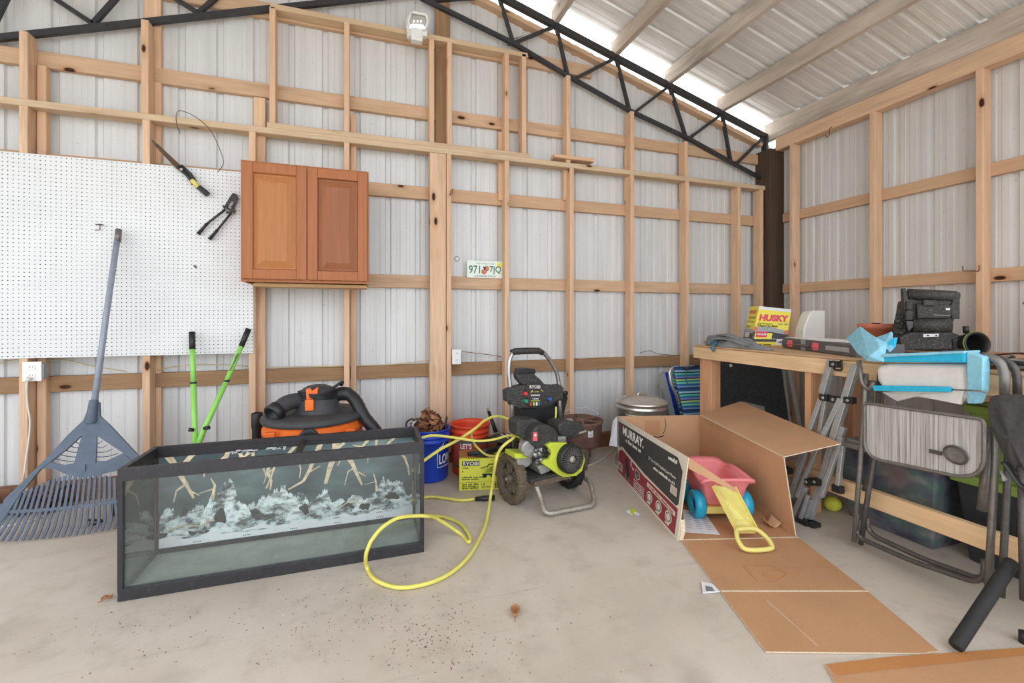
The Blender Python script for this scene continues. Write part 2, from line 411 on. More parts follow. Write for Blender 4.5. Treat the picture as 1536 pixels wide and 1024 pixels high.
def arc(c, r, a0, a1, n, ax, ay):
    c, ax, ay = V(c), V(ax), V(ay)
    return [c+ax*(r*math.cos(a0+(a1-a0)*i/n))+ay*(r*math.sin(a0+(a1-a0)*i/n)) for i in range(n+1)]
def spline(pts, n=8, closed=False):
    P = [V(p) for p in pts]; N = len(P); out = []
    for i in range(N if closed else N-1):
        g = lambda k: P[k % N] if closed else P[max(0, min(N-1, k))]
        a, b, c, d = g(i-1), g(i), g(i+1), g(i+2)
        for j in range(n):
            t = j/n; out.append(.5*((2*b)+(c-a)*t+(2*a-5*b+4*c-d)*t*t+(3*b-a-3*c+d)*t**3))
    if not closed: out.append(P[-1])
    return out
def fillet(pts, r, n=5):
    P = [V(p) for p in pts]; out = [P[0]]
    for i in range(1, len(P)-1):
        a, b, c = P[i-1], P[i], P[i+1]; u, w = (a-b), (c-b); q = min(r, u.length*.49, w.length*.49)
        s, e = b+u.normalized()*q, b+w.normalized()*q
        out += [(1-t)**2*s+2*t*(1-t)*b+t*t*e for t in (k/n for k in range(n+1))]
    return out+[P[-1]]
# ------------------------------------------------------------------ building shell
YS, YG, YF = 3.64, 3.60, 3.51          # wall sheet, girt face, stud face
XR, XRG, XRF = 4.06, 4.02, 3.93        # right wall: sheet, girt face, stud face
PK_X, PK_Z, SLOPE = .42, 4.02, .283    # line of the truss top chord
def chord_z(x): return PK_Z-SLOPE*abs(x-PK_X)
ROOF_UP = .174
XL = -3.3
def prof(L, pitch=.2286, first=.05):
    """corrugation profile along a run: (position, depth)"""
    out = [(0, 0)]; c = first
    while c < L-.05:
        out += [(c-.024, 0), (c-.015, .014), (c+.015, .014), (c+.024, 0)]
        for d in (.076, .152):
            if c+d+.02 < L: out += [(c+d-.016, 0), (c+d-.012, .0022), (c+d+.012, .0022), (c+d+.016, 0)]
        c += pitch
    out.append((L, 0)); return out
def ribbed(o, u, n, L, lo, hi, mat):
    """ribbed sheet: runs along u from o for L, ribs stand out along n; lo/hi give the two edges of each rib line"""
    b = MB(); P = prof(L); vs = []
    for s, d in P: vs += [lo(s)+V(n)*d, hi(s)+V(n)*d]
    return b.add(vs, [(2*i, 2*i+2, 2*i+3, 2*i+1) for i in range(len(P)-1)], mat)
# gable wall
g = ribbed(None, None, (0,1,0), XR-XL+.05, lambda s: V((XL+s, YS, 0)), lambda s: V((XL+s, YS, chord_z(XL+s)-.02)), 'sheet')
o = g.build('wall_back', recalc=False); tag(o, 'ribbed white metal gable wall at the back of the shed', 'wall', kind='structure')
g = ribbed(None, None, (1,0,0), YS+.5, lambda s: V((XR, YS-s, 0)), lambda s: V((XR, YS-s, 2.93)), 'sheet')
o = g.build('wall_right', recalc=False); tag(o, 'ribbed metal side wall behind the workbench', 'wall', kind='structure')
g = ribbed(None, None, (-1,0,0), 1.0, lambda s: V((XL, YS-s, 0)), lambda s: V((XL, YS-s, 2.93)), 'sheet')
o = g.build('wall_left', recalc=False); tag(o, 'short ribbed metal side wall beyond the pegboard', 'wall', kind='structure')
# roof: two ribbed slopes
RY0, RY1 = 3.54, -.45
def roof_z(x): return chord_z(x)+ROOF_UP
for nm, sx, lab in (('ceiling', 1, 'ribbed bare metal roof slope over the workbench side'), ('ceiling.001', -1, 'ribbed bare metal roof slope over the pegboard side')):
    xe = XR+.25 if sx > 0 else XL-.25
    g = ribbed(None, None, (0,0,1), RY0-RY1, lambda s: V((PK_X, RY0-s, roof_z(PK_X))), lambda s: V((xe, RY0-s, roof_z(xe))), 'roof')
    tag(g.build('ceiling', recalc=False), lab, 'roof', kind='structure')
# floor slab; unseen ground outside, lightened to bounce light up to the roof
fl = MB().box((.4, 1.2, -.05), (7.6, 5.2, .1), 'concrete').build('floor'); tag(fl, 'stained bare concrete slab floor', 'floor', kind='structure')
M['yard'] = plain('pale_bounce_ground', (232,227,216), .9, 0, .2, 4)
yd = MB().add([(-30,-30,-.11),(30,-30,-.11),(30,30,-.11),(-30,30,-.11)], [(0,1,2,3)], 'yard').build('ground'); tag(yd, 'unseen pale ground outside the shed, lightened to bounce light onto the roof', 'ground', kind='structure')

def S(name, p0, p1, w, h, mat, label, up=(0,0,1), cat='framing timber'):
    o = beam(name, p0, p1, w, h, mat, up, kind='structure', label=label, cat=cat); return o
def wz(px, py, y=YF): return atY(px, py, y).z
def wx(px, y=YF): return atY(px, 400, y).x
# top plate of the low wall, running the whole gable
zA, zB = wz(30, 147), wz(1148, 280)
zpl = (wz(405, 192)+wz(860, 247))/2+.008
S('wall_plate', (-3.2, 3.555, zpl-.021), (3.93, 3.555, zpl-.021), .09, .042, 'plate', 'long level timber plate across the gable wall above the cabinet')
# sill plate
S('sill_plate', (-3.2, 3.60, .06), (3.9, 3.60, .06), .07, .12, 'skirt', 'reddish treated board along the foot of the gable wall')
# girts: line heights from the photograph, flat against the sheet
G = [((700,545),(1000,534)), ((700,417),(1000,423)), ((600,279),(1000,312)), ((300,111),(900,199))]
names = ['lowest', 'second', 'third', 'fourth']
for (a, b), nm in zip(G, names):
    z = (wz(*a, YG)+wz(*b, YG))/2
    mat = 'treated' if nm == 'lowest' else 'girt'
    S('wall_girt', (-3.25, 3.62, z-.0445), (3.93, 3.62, z-.0445), .038, .1, mat, '%s horizontal girt from the floor on the gable wall' % nm)
z5 = wz(560, 33, YG)
S('wall_girt', (-1.35, 3.62, z5-.06), (1.95, 3.62, z5-.06), .038, .11, 'girt', 'short top girt under the roof peak behind the lamp')
# upper frame plates
zu = (wz(405, 5)+wz(790, 78))/2
xa, xb = wx(405), wx(792)
S('wall_plate', (xa, 3.555, zu-.019), (xb, 3.555, zu-.019), .09, .038, 'plate', 'short upper timber plate below the white lamp')
S('wall_plate', (xa-.02, 3.555, zpl+.019), (xb+.02, 3.555, zpl+.019), .09, .038, 'plate', 'doubled timber plate lying on the long wall plate')
S('timber_block', (wx(830), 3.53, zpl+.04), (wx(890), 3.53, zpl+.04), .09, .03, 'stud', 'loose timber offcut lying on the long wall plate')
zl = zpl-.042
def stud(px0, px1, z0, z1, label, y0=YF, y1=YG, mat='stud', w=None):
    x0 = wx(px0, y0); w = w or max(.036, wx(px1, y0)-x0)
    xc = x0+w/2
    return S('wall_stud', (xc, (y0+y1)/2, z0), (xc, (y0+y1)/2, z1), y1-y0, w, mat, label, up=(1,0,0))
# studs of the low wall
low = [(28,42,'stud behind the left end of the pegboard with the corded outlet'), (213,229,'stud behind the pegboard above the rake'), (373,388,'stud at the right end of the pegboard beside the cabinet'),
       (516,527,'thin stud passing behind the right half of the cabinet'), (670,678,'thin stud doubled against the broad post at the middle'),
       (757.5,765,'stud just right of the licence plate'), (855,867,'stud behind the brown drum'), (946,959,'stud behind the aluminium stock pot'),
       (1029,1042,'stud behind the far corner of the workbench'), (1107,1120,'stud above the slumped grey nylon bag'), (1141,1152,'last stud of the gable wall before the dark corner post')]
for a, b, l in low: stud(a, b, .1, zl, 'pine '+l, w=.038 if b-a < 14 else .042)
stud(645, 669, .1, zl, 'broad pine post face at the middle of the gable wall', y0=3.515, mat='stud')
stud(55, 69, .1, wz(60, 97, 3.575), 'pine post set back behind the corded outlet', y0=3.575, y1=3.62, w=.045)
stud(215, 241, .1, zpl+.95, 'pine post set back behind the hedge shears', y0=3.602, y1=3.638, w=.098)
stud(380, 400, .1, wz(390, 140), 'pine post set back above the cabinet', y0=3.575, y1=3.62, w=.075)
stud(526, 535, .1, wz(530,170,3.575), 'pine post set back behind the cabinet right edge', y0=3.575, y1=3.62, w=.04)
stud(653, 670, zpl, zpl+1.25, 'set back pine post rising to the roof peak', y0=3.59, y1=3.62, mat='treated', w=.12)
for a, b, l in ((748,756,'licence plate'), (846,854,'loose offcut'), (939,946,'stock pot bay'), (1022,1029,'workbench corner')):
    stud(a, b, wz(a, 300, 3.58), zpl+.22, 'short pine cripple beside the %s above the third girt' % l, y0=3.58, y1=3.62, w=.06)
# studs above the plate
for px0, px1, pyt, l in ((28,42,45,'leftmost stub stud reaching up to the black truss'), (211,227,28,'second stub stud reaching the black truss above the shears'),
        (404,415,9,'left end stud of the upper frame above the cabinet'), (516,527,32,'upper frame stud left of the white lamp'), (644,654,56,'upper frame stud right below the white lamp'),
        (671,680,62,'upper frame stud doubled right of the lamp post'), (757,765,78,'upper frame stud above the licence plate'), (783,791,80,'right end stud of the upper frame'),
        (850,863,112,'stub stud meeting the truss above the brown drum'), (946,958,166,'stub stud meeting the truss above the stock pot'), (1027,1041,211,'stub stud meeting the truss above the bench corner')):
    stud(px0, px1, zpl+(.038 if 400 < px0 < 800 else 0), wz(px0, pyt), 'pine '+l, w=.038 if px0 not in (28,211) else .042)
# rafter board under the roof edge
for sx, l in ((1,'workbench'), (-1,'pegboard')):
    xe = 3.9 if sx > 0 else XL+.1
    S('gable_rafter', (PK_X, 3.62, chord_z(PK_X)-.10), (xe, 3.62, chord_z(xe)-.10), .038, .10, 'girt', 'sloping pine board under the %s side roof edge' % l, up=(0,1,0))
# right wall framing
def rx(px, py, x): return atX(px, py, x)
S('corner_post', (3.96, 3.545, 0), (3.96, 3.545, 2.86), .17, .19, 'darkpost', 'dark stained corner post between the two walls', up=(1,0,0))
for px, l in ((1184,'first side wall stud beside the dark corner post'), (1304,'second side wall stud behind the terracotta pot'), (1463,'third side wall stud right of the black machine')):
    p = rx(px, 400, XRF)
    S('wall_stud', (3.975, p.y-.02, 0), (3.975, p.y-.02, 2.84), .04 if px > 1184 else .038, .09, 'stud', 'pine '+l, up=(1,0,0))
S('wall_stud', (3.975, 1.42, 0), (3.975, 1.42, 2.84), .04, .09, 'stud', 'pine fourth side wall stud past the frame edge', up=(1,0,0))
for (a, b), l in zip((((1230,423),(1400,408)), ((1230,307),(1400,265))), ('lower', 'upper')):
    z = (rx(*a, XRG).z+rx(*b, XRG).z)/2
    S('wall_girt', (4.04, 3.45, z-.0445), (4.04, -.45, z-.0445), .038, .089, 'girt', '%s horizontal girt on the side wall above the workbench' % l)
S('wall_girt', (4.04, 3.45, .75), (4.04, -.45, .75), .038, .089, 'girt', 'horizontal girt on the side wall below bench height')
S('wall_plate', (3.975, 3.45, 2.90), (3.975, -.45, 2.90), .09, .13, 'stud', 'pine header along the top of the side wall')
# purlins on the roof truss
pur = [atY(px, py, 3.575).x for px, py in ((834,35), (924,85), (1004,131), (1083,172))]
pl = ['fifth', 'fourth', 'third', 'second']
def purlin(x, l, zoff=.02, h=.14):
    z = chord_z(x)+zoff+h/2
    S('roof_purlin', (x, 3.62, z), (x, -.4, z), .05, h, 'oldwood', l)
for x, l in zip(pur, pl): purlin(x, '%s weathered roof purlin counted up from the eave' % l)
purlin(4.0, 'weathered eave purlin on top of the side wall', -.02, .18)
purlin(pur[0]-.52, 'weathered roof purlin nearest the ridge on the workbench side')
for i in range(5): purlin(-.15-.62*i, ['weathered purlin just over the ridge on the pegboard side', 'second weathered purlin on the pegboard side slope', 'third weathered purlin on the pegboard side slope', 'fourth weathered purlin on the pegboard side slope', 'eave purlin on the pegboard side slope'][i])
# steel truss
tr = thing('roof_truss', 'black welded steel roof truss across the gable wall', 'truss', (PK_X, 3.575, 2.5), kind='structure')
YT = 3.575
A = [atY(*p, YT) for p in ((650,6), (770,65), (850,113), (944,166), (1033,208), (1096,243), (1146,270))]
Zb = lambda x: (3.42-.334*abs(x-PK_X))
top_r = [V((PK_X, YT, chord_z(PK_X))), V((3.95, YT, chord_z(3.95)))]; top_l = [V((PK_X, YT, chord_z(PK_X))), V((XL, YT, chord_z(XL)))]
bot0 = A[1]+(A[0]-A[1])*((A[1].x-PK_X)/(A[1].x-A[0].x)) if A[0].x != A[1].x else A[0]
MB().bar(top_r[0], top_r[1], .04, .05, 'steel_black').bar(top_l[0], top_l[1], .04, .05, 'steel_black').build('top_chord', tr)
br = [bot0, A[-1]]; L0, L1 = atY(400, 14, YT), atY(0, 57, YT); sl = (L0.z-L1.z)/(L0.x-L1.x)
bl0 = V((PK_X, YT, L0.z+sl*(PK_X-L0.x))); bl1 = V((XL, YT, L1.z+sl*(XL-L1.x)))
b = MB(); pts = [bot0]+A[1:]
for p, q in zip(pts, pts[1:]): b.bar(p, q, .03, .032, 'steel_black')
b.bar(bl0, bl1, .03, .038, 'steel_black'); b.build('bottom_chord', tr)
def web(p, q): MB().bar(p, q, .026, .028, 'steel_black', up=(0,1,0)).build('web', tr)
tp = [V((x, YT, chord_z(x))) for x in pur]
web(A[1], tp[0]); web(tp[0], A[2]+V((.01,0,0))); web(A[2]+V((.06,0,-.03)), tp[1]); web(tp[1], A[3]); web(A[3]+V((.04,0,-.02)), tp[2]); web(tp[2], A[4]-V((.03,0,0))); web(A[4], tp[3]); web(tp[3], A[5]); web(A[5]+V((.06,0,-.02)), V((3.92,YT,chord_z(3.92))))
ts = V((pur[0]-.52, YT, chord_z(pur[0]-.52))); web(A[1], ts); web(ts, V((PK_X+.1, YT, bot0.z)))
for a, c, d in (((140,36),(85,0),(172,0)), ((298,20),(266,0),(320,0))):
    p = atY(*a, YT)
    for e in (c, d):
        q = atY(*e, YT); k = (q-p); t = (chord_z(p.x)-p.z)/max(k.z+SLOPE*(-k.x), .05); web(p, p+k*min(max(t, 1), 4))
p0 = atY(0, 10, YT); web(atY(-20, 58, YT), atY(8, 0, YT)+(atY(8, 0, YT)-atY(-20,58,YT))*.8)
MB().bar(V((3.93, YT, chord_z(3.93))), V((3.93, YT, A[-1].z-.02)), .03, .06, 'steel_black', up=(0,1,0)).build('end_post', tr)
def gus(p):
    b = MB(); b.box(p, (.10, .012, .05), 'steel_black'); 
    b.add([p+V((-.02,-.02,.02)), p+V((.1,-.02,.08)), p+V((.02,-.02,.03))], [(0,1,2)], 'steel_black').build('gusset', tr)
gus(A[1]); gus(A[4])
# ------------------------------------------------------------------ things on and against the gable wall
# pegboard
x0, x1 = -2.75, atY(380, 500, 3.50).x
zt, zb = atY(180, 242, 3.50).z, atY(180, 534, 3.50).z
pb = MB().box(((x0+x1)/2, 3.5035, (zt+zb)/2), (x1-x0, .0065, zt-zb), 'pegboard')
tag(pb.build('pegboard'), 'large white pegboard sheet full of small holes on the gable wall', 'pegboard')
YP = 3.498
# cabinet -----------------------------------------------------------
xl, xr = atY(361, 300, 3.205).x, atY(553, 300, 3.205).x
zt, zb = atY(361, 239, 3.205).z, atY(361, 422, 3.205).z
cb = thing('wall_cabinet', 'two door oak wall cabinet hung beside the pegboard', 'cabinet', ((xl+xr)/2, 3.36, zb))
b = MB(); yf, yb = 3.226, 3.507
for a, c in ((xl, xl+.016), (xr-.016, xr)): b.box(((a+c)/2, (yf+yb)/2, (zt+zb)/2), (c-a, yb-yf, zt-zb), 'oak')
for z in (zt-.008, zb+.03): b.box(((xl+xr)/2, (yf+yb)/2, z), (xr-xl-.032, yb-yf, .016), 'oak_inside')
b.box(((xl+xr)/2, yb-.004, (zt+zb)/2), (xr-xl-.032, .008, zt-zb), 'oak_inside')
b.build('carcass', cb, bevel=.0015)
b = MB()
for a, c in ((xl, xl+.04), (xr-.04, xr), ((xl+xr)/2-.02, (xl+xr)/2+.02)): b.box(((a+c)/2, yf-.009, (zt+zb)/2), (c-a, .018, zt-zb), 'oak')
for z, h in ((zt-.02, .04), (zb+.02, .04)): b.box(((xl+xr)/2, yf-.0085, z), (xr-xl-.081, .017, h), 'oak')
b.build('face_frame', cb, bevel=.0015)
b = MB().box(((xl+xr)/2+.02, 3.40, zb-.012), (xr-xl-.06, .2, .02), 'oak_inside'); b.build('bottom_rail', cb)
def door(a, c, z0, z1, pm, nm='door'):
    y = yf-.018; b = MB(); st = .062
    def frame(y0, y1):
        for p, q in ((a, a+st), (c-st, c)): b.box(((p+q)/2, (y0+y1)/2, (z0+z1)/2), (q-p, y1-y0, z1-z0), 'oak')
        for p, q in ((z0, z0+st), (z1-st, z1)): b.box(((a+c)/2, (y0+y1)/2+.0003, (p+q)/2), (c-a-2*st, y1-y0, q-p), 'oak')
    frame(y-.02, y)
    o = b.build(nm, cb, bevel=.004)
    # raised panel: sunk border, bevelled field
    P = MB(); lv = [(0, .002), (.005, .018), (.014, .0185), (.05, .005), (.053, .003)]
    vs = []
    for i, d in lv: vs += [(a+st+i, y-.02+d, z0+st+i), (c-st-i, y-.02+d, z0+st+i), (c-st-i, y-.02+d, z1-st-i), (a+st+i, y-.02+d, z1-st-i)]
    fs = [(4*k+j, 4*k+(j+1)%4, 4*k+4+(j+1)%4, 4*k+4+j) for k in range(len(lv)-1) for j in range(4)]+[(16,17,18,19)]
    P.add(vs, fs, pm); p = P.build('raised_panel', None)
    p.parent = o; p.matrix_basis = (cb.matrix_basis @ o.matrix_basis).inverted() @ p.matrix_basis if False else Matrix.Translation(p.location-cb.location)
    return o
mid = atY(461, 300, 3.205).x
d1 = door(xl+.008, mid-.002, zb+.018, zt-.014, 'oak_panel'); d1['label'] = 'left cabinet door with golden panel'
d2 = door(mid+.002, xr-.008, zb+.018, zt-.014, 'oak_panel_dark'); d2['label'] = 'right cabinet door with darker stained panel'
# hedge shears ------------------------------------------------------
ys = 3.47
def W(px, py, y=ys): return atY(px, py, y)
t = thing('hedge_shears', 'closed hedge shears with yellow and black handle hung across the pegboard top', 'shears', W(270, 250))
def blade(off, nm):
    a, c = W(226, 208, ys+off), W(276, 257, ys+off); d = (c-a).normalized(); n = V((d.z, 0, -d.x))
    return MB().prism([a, a+d*.05+n*.014, c-d*.04+n*.022, c+n*.016, c-n*.014, a+d*.05-n*.008], (0, .004, 0), 'wire').build(nm, t)
blade(0, 'blade'); blade(.006, 'blade')
MB().tube([W(268,250), W(283,265), W(291,276)], [.010, .012, .012], 'black').tube([W(272,248), W(286,262), W(293,273)], [.009,.011,.011], 'black').build('shank', t)
MB().tube([W(288,270), W(298,281)], .0165, 'toy_yellow').build('yellow_collar', t)
MB().tube(spline([W(297,280), W(305,286), W(312,292)], 4), [.0155,.016,.0165,.017,.0175,.018,.018,.0175,.017], 'black').build('handle', t)
MB().cyl(W(272,254,ys-.012), W(272,254,ys+.016), .009, 'silver', 12).build('pivot_bolt', t)
MB().tube([W(274,258,ys), W(274,257,3.499)], .003, 'wire').build('hanging_pin', t)
# bolt cutter -------------------------------------------------------
t = thing('bolt_cutter', 'small black bolt cutter hung upside down on the pegboard beside the cabinet', 'bolt cutter', W(345, 300))
MB().tube([W(352,298,ys), W(352,298,3.499)], .003, 'wire').build('hanging_pin', t)
b = MB(); j = [W(344,296), W(349,289), W(355,291), W(357,297), W(353,307), W(348,315), W(346,312), W(350,303), W(347,300), W(343,306), W(341,311), W(337,308)]
b.prism(j, (0, .012, 0), 'dusty_black'); b.build('jaws', t, bevel=.002)
b = MB()
for p in ((337,311), (341,318), (346,318), (350,313)): b.cyl(W(*p, ys-.008), W(*p, ys+.016), .009, 'steel_black', 12)
b.bar(W(335,309), W(352,318), .012, .026, 'dusty_black', up=(0,1,0)); b.build('linkage', t)
for (a, m, e), nm in (((( 338,314), (311,335), (297,351)), 'handle'), (((347,319), (326,345), (314,359)), 'handle')):
    h = MB().tube([W(*a), W(*m)], .0075, 'steel_black').build(nm, t)
    MB().tube([W(*m), W((m[0]*2+e[0])/3, (m[1]*2+e[1])/3), W(*e)], [.010, .0095, .0125], 'black').build('grip', t)
# peg hook, bent wire ------------------------------------------------
tag(MB().tube(fillet([W(142,336,3.505), W(150,337,3.47), W(150,345,3.47), W(142,345,3.47)], .006), .0022, 'wire', 6).tube([W(148,336,3.502), W(155,337,3.47)], .0022, 'wire', 6).build('peg_hook'), 'small bent metal peg hook left on the pegboard near the rake handle', 'hook')
tag(MB().tube([W(291,398,3.501), W(294,401,3.492)], .005, 'wire', 8).build('wall_peg'), 'tiny dark peg stub low on the pegboard right side', 'peg')
pts = [W(270,200,3.497), W(266,190,3.49), W(264,176,3.49), W(267,167,3.495), W(276,167,3.50), W(296,177,3.507), W(316,196,3.505), W(328,220,3.505), W(335,240,3.50), W(333,250,3.50), W(326,258,3.497)]
tag(MB().tube(spline(pts, 6), .0022, 'wire', 6).build('bent_wire'), 'loose bent rusty wire looped over the wall plate above the shears', 'wire')
# leaf rake ----------------------------------------------------------
RB, RT = V((-1.50, 3.02, 0)), atY(178, 345, 3.452)       # middle of the tine tips on the slab, top of the pole
up = V((0, RT.y-RB.y, RT.z-RB.z)).normalized(); nrm = V((1,0,0)).cross(up); nrm = -nrm if nrm.y > 0 else nrm
def rk(x, s, k=0): return RB+V((x, 0, 0))+up*s+nrm*k
def onr(px, py):
    p = atPl(px, py, RB, nrm); return (p.x-RB.x, (p-RB).dot(up))
t = thing('leaf_rake', 'wide slate blue plastic leaf rake standing against the pegboard', 'rake', RB)
jx, js = onr(143, 607)
MB().tube([rk(jx, js-.06, .012), rk(*onr(160, 480), .012), RT+nrm*.0], [.0155,.0155,.0155], 'rake_pole', 14).build('pole', t)
MB().tube([rk(*onr(176.5, 362), .0), RT+up*.004], .0172, 'grey_tube', 14).build('end_cap', t)
MB().lathe([(.02, 0), (.027, .01), (.023, .06), (.021, .13)], 'rake', Matrix.Translation(rk(jx-.004, js-.105, .012)) @ up.to_track_quat('Z','Y').to_matrix().to_4x4(), 18).build('socket', t)
# head: fan shaped sheet with two ribbed windows and the long tines
def fan_edge(s):                      # half width of the fan at height s
    k = (js-.03-s)/(js-.03-.17); return .03+.335*max(0, k)**.95
hx = jx-.035
b = MB()
TH = .008
def plate(pts, th=TH): b.prism([rk(x, s, -th/2) for x, s in pts], nrm*th, 'rake')
def pxpoly(pts, th=TH): plate([onr(px, py) for px, py in pts], th)
pxpoly([(137,603),(150,603),(151,624),(146,653),(123,653),(126,630)], .016)
pxpoly([(126,630),(123,653),(103,672),(77,692),(62,703),(5,757),(8,748),(70,688),(103,652)], .016)
pxpoly([(62,703),(30,742),(8,776),(-6,792),(-14,790),(-2,768),(5,757)], .014)
pxpoly([(151,624),(168,640),(206,681),(240,712),(232,718),(207,696),(184,678),(146,653)], .016)
pxpoly([(123,653),(146,653),(144,694),(112,694)], .010)
pxpoly([(76,692),(84,695),(98,697),(112,694),(144,694),(160,691),(184,680),(207,696),(190,704),(165,708),(146,713),(122,716),(102,712),(80,702),(62,703)], .010)
for k in range(5):
    y0 = 664+7*k
    for (xa, xb, sag) in ((122-.5*k-1, 122-.5*k-8.2*(k+1)-2, -2.2), (145, 145+8.0*(k+1), -2.2)):
        pr_ = None
        for i in range(7):
            f = i/6; q_ = rk(*onr(xa+(xb-xa)*f, y0+(2.2+1.2*k)*(1-f)*0+(-3.5-.6*k)*f+2.0*math.sin(PI*f)))
            if pr_ is not None: b.bar(pr_, q_, .004, .004, 'rake')
            pr_ = q_
pxpoly([(122,697),(130,696),(129,707),(121,708)], .022)
b.build('head', t)
NT_ = 30
for i in range(NT_):
    q = 2*i/(NT_-1)-1
    xt, xb = hx+q*.325, hx+q*.40
    st = .318-.135*abs(q)**1.8
    pts = [(xt, st, 0), ((xt*.6+xb*.4), st*.55, .0), (xb*.95+xt*.05, .055, .004), (xb, .004+.035*q*q, .03)]
    B2 = MB(); P2 = [rk(*p) for p in pts]
    for p, r in zip(P2, P2[1:]): B2.bar(p, r, .0125, .006, 'rake', up=(0,1,0))
    B2.build('tine', t)
cbm = MB()
for i in range(20):
    a, c = -.37+.74*i/20, -.37+.74*(i+1)/20
    cbm.bar(rk(hx+a, .145-.02*(a/.37)**2*0+.02*(1-(a/.37)**2)*-1+.02), rk(hx+c, .145-.02*(1-(c/.37)**2)+.02), .008, .016, 'rake', up=tuple(up))
cbm.build('cross_strap', t)
# loppers ------------------------------------------------------------
jp = atY(293, 672, 3.24)
t = thing('loppers', 'lime green long handled loppers leaning behind the fish tank', 'loppers', (jp.x, 3.1, 0))
for top, kink, knob, gy in (((288,498), (290,574), (283,644), 524), ((373,493), (340,571), (314,641), 520)):
    P3 = atY(*top, 3.44); K = atY(*kink, 3.36)
    k = (P3.z-atY(0, 0, 1).z*0-P3.z)  # unused
    gr = P3+(K-P3)*((gy-top[1])/(kink[1]-top[1]))
    h = MB().tube([jp+V((0,0,-.02)), jp+(K-jp)*.3, K], [.017,.0165,.0165], 'lime_tool', 14).tube([K, gr], .0155, 'lime_tool', 14).cyl(K-V((0,0,.006)), K+V((0,0,.006)), .0185, 'black', 14).build('handle', t)
    MB().tube([gr, P3], [.0175, .0185], 'black', 14).build('grip', t)
    kn = atY(*knob, 3.24); MB().tube([kn, atY(knob[0]+(8 if knob[0] < 290 else -8), knob[1]+1, 3.25)], [.012,.010], 'black', 12).build('adjust_knob', t)
b = MB().tube([jp, jp+V((0,-.06,-.16)), V((jp.x-.03, 3.1, .14)), V((jp.x, 3.05, .012))], [.018,.02,.016,.008], 'black', 10, flat=.5); b.build('cutting_head', t)
o = [c for c in t.children if c.name.startswith('handle')]
# lettering on the right handle as in the photograph
k = atY(340,571,3.343); e = atY(366,519,3.40); dd = (e-k).normalized()
MB().text('~xxxxxxxxx', 'ink', k+dd*.07+V((-.004,-.014,0)), dd, V((-dd.z,0,dd.x)), height=.012, width=.12).build('printed_name', t)
# white lamp ---------------------------------------------------------
yl = 3.44
t = thing('floodlight', 'white plastic floodlight fixed to the upper wall plate under the roof peak', 'lamp', atY(625, 60, 3.5))
def L(px, py, y=yl): return atY(px, py, y)
b = MB(); b.prism([L(609,28,3.46), L(614,20,3.46), L(634,20,3.46), L(641,30,3.46), L(641,54,3.46), L(611,54,3.46)], (0, .045, 0), 'white'); b.build('housing', t, bevel=.004)
ring = [L(617,18), L(639,22), L(642,31), L(639,42), L(616,41), L(612,33)]
MB().tube(fillet(ring+[ring[0]], .012)+[ring[0]], .010, 'white', 10).build('bezel', t)
M['reflector'] = plain('lamp_reflector', (196,194,190), .25, .5)
MB().prism([L(617,19,3.45), L(638,23,3.45), L(641,31,3.45), L(638,42,3.45), L(616,41,3.45), L(613,32,3.45)], (0,.006,0), 'reflector').build('reflector', t)
M['lamp_glow'] = NT('lit_lamp_lens').bsdf(BW(.9), .4, emit=((1,1,1,1), 1.6))
b = MB().prism([L(617,36,3.435), L(635,37,3.435), L(638,43,3.425), L(614,41,3.425)], (0,.01,0), 'lamp_glow')
for px in (621,626.5,631.5): b.ball(L(px, 31.5, 3.44), .0055, 'lamp_glow')
b.build('lens', t)
MB().box((L(625,52).x, 3.45, L(625,53).z), (.085, .06, .095), 'white').build('sensor_box', t, bevel=.006)
MB().tube([L(613,44,3.45), L(612,54,3.45), L(614,64,3.5)], .0025, 'white', 6).build('wire_tail', t)
# thin white wire along the truss
pts = [L(641,30,3.5), L(655,24,3.54), L(690,36,3.55), L(730,46,3.55), L(760,40,3.55)]
# licence plate ---------------------------------------------------------
a, c, d = atY(700.5, 416.5, YG-.004), atY(753.5, 417.5, YG-.004), atY(700.5, 390.5, YG-.004)
t = thing('license_plate', 'white number plate 971 7JQ with an orange motif resting on a girt', 'license plate', a)
X = V((1,0,0)); Z = V((0,0,1)); Wd, Hd = c.x-a.x, d.z-a.z; o0 = V((a.x, YG-.008, a.z+.002))
b = MB().prism([o0+X*q*Wd+Z*r*Hd for q, r in ((.02,0),(.98,0),(1,.04),(1,.96),(.98,1),(.02,1),(0,.96),(0,.04))], (0,.003,0), 'plate_white')
b.build('plate', t)
g = MB(); oo = o0+V((0,-.0006,0))
g.text('971', 'green_ink', oo+X*Wd*.05+Z*Hd*.25, X, Z, height=Hd*.46, width=Wd*.31, bold=.01)
g.text('7JQ', 'green_ink', oo+X*Wd*.63+Z*Hd*.22, X, Z, height=Hd*.49, width=Wd*.33, bold=.01)
g.text('MYFLORIDA.COM', 'greyink', oo+X*Wd*.26+Z*Hd*.80, X, Z, height=Hd*.08, width=Wd*.5)
g.text('SUNSHINE STATE', 'ink', oo+X*Wd*.2+Z*Hd*.06, X, Z, height=Hd*.1, width=Wd*.6)
g.build('raised_lettering', t)
g = MB()
for q, r in ((.47,.36), (.545,.55)): g.lathe([(.0001,0),(.075*Wd,0)], 'terracotta', Matrix.Translation(oo+X*Wd*q+Z*Hd*r) @ Matrix.Rotation(PI/2,4,'X'), 18)
g.lathe([(.0001,0),(.016*Wd,0)], 'white', Matrix.Translation(oo+V((0,-.0005,0))+X*Wd*.5+Z*Hd*.42) @ Matrix.Rotation(PI/2,4,'X'), 12)
g.add([oo+X*Wd*q+Z*Hd*r for q, r in ((.43,.6),(.5,.5),(.52,.62),(.46,.68))], [(0,1,2,3)], 'blue_btn'); g.build('orange_emblem', t)
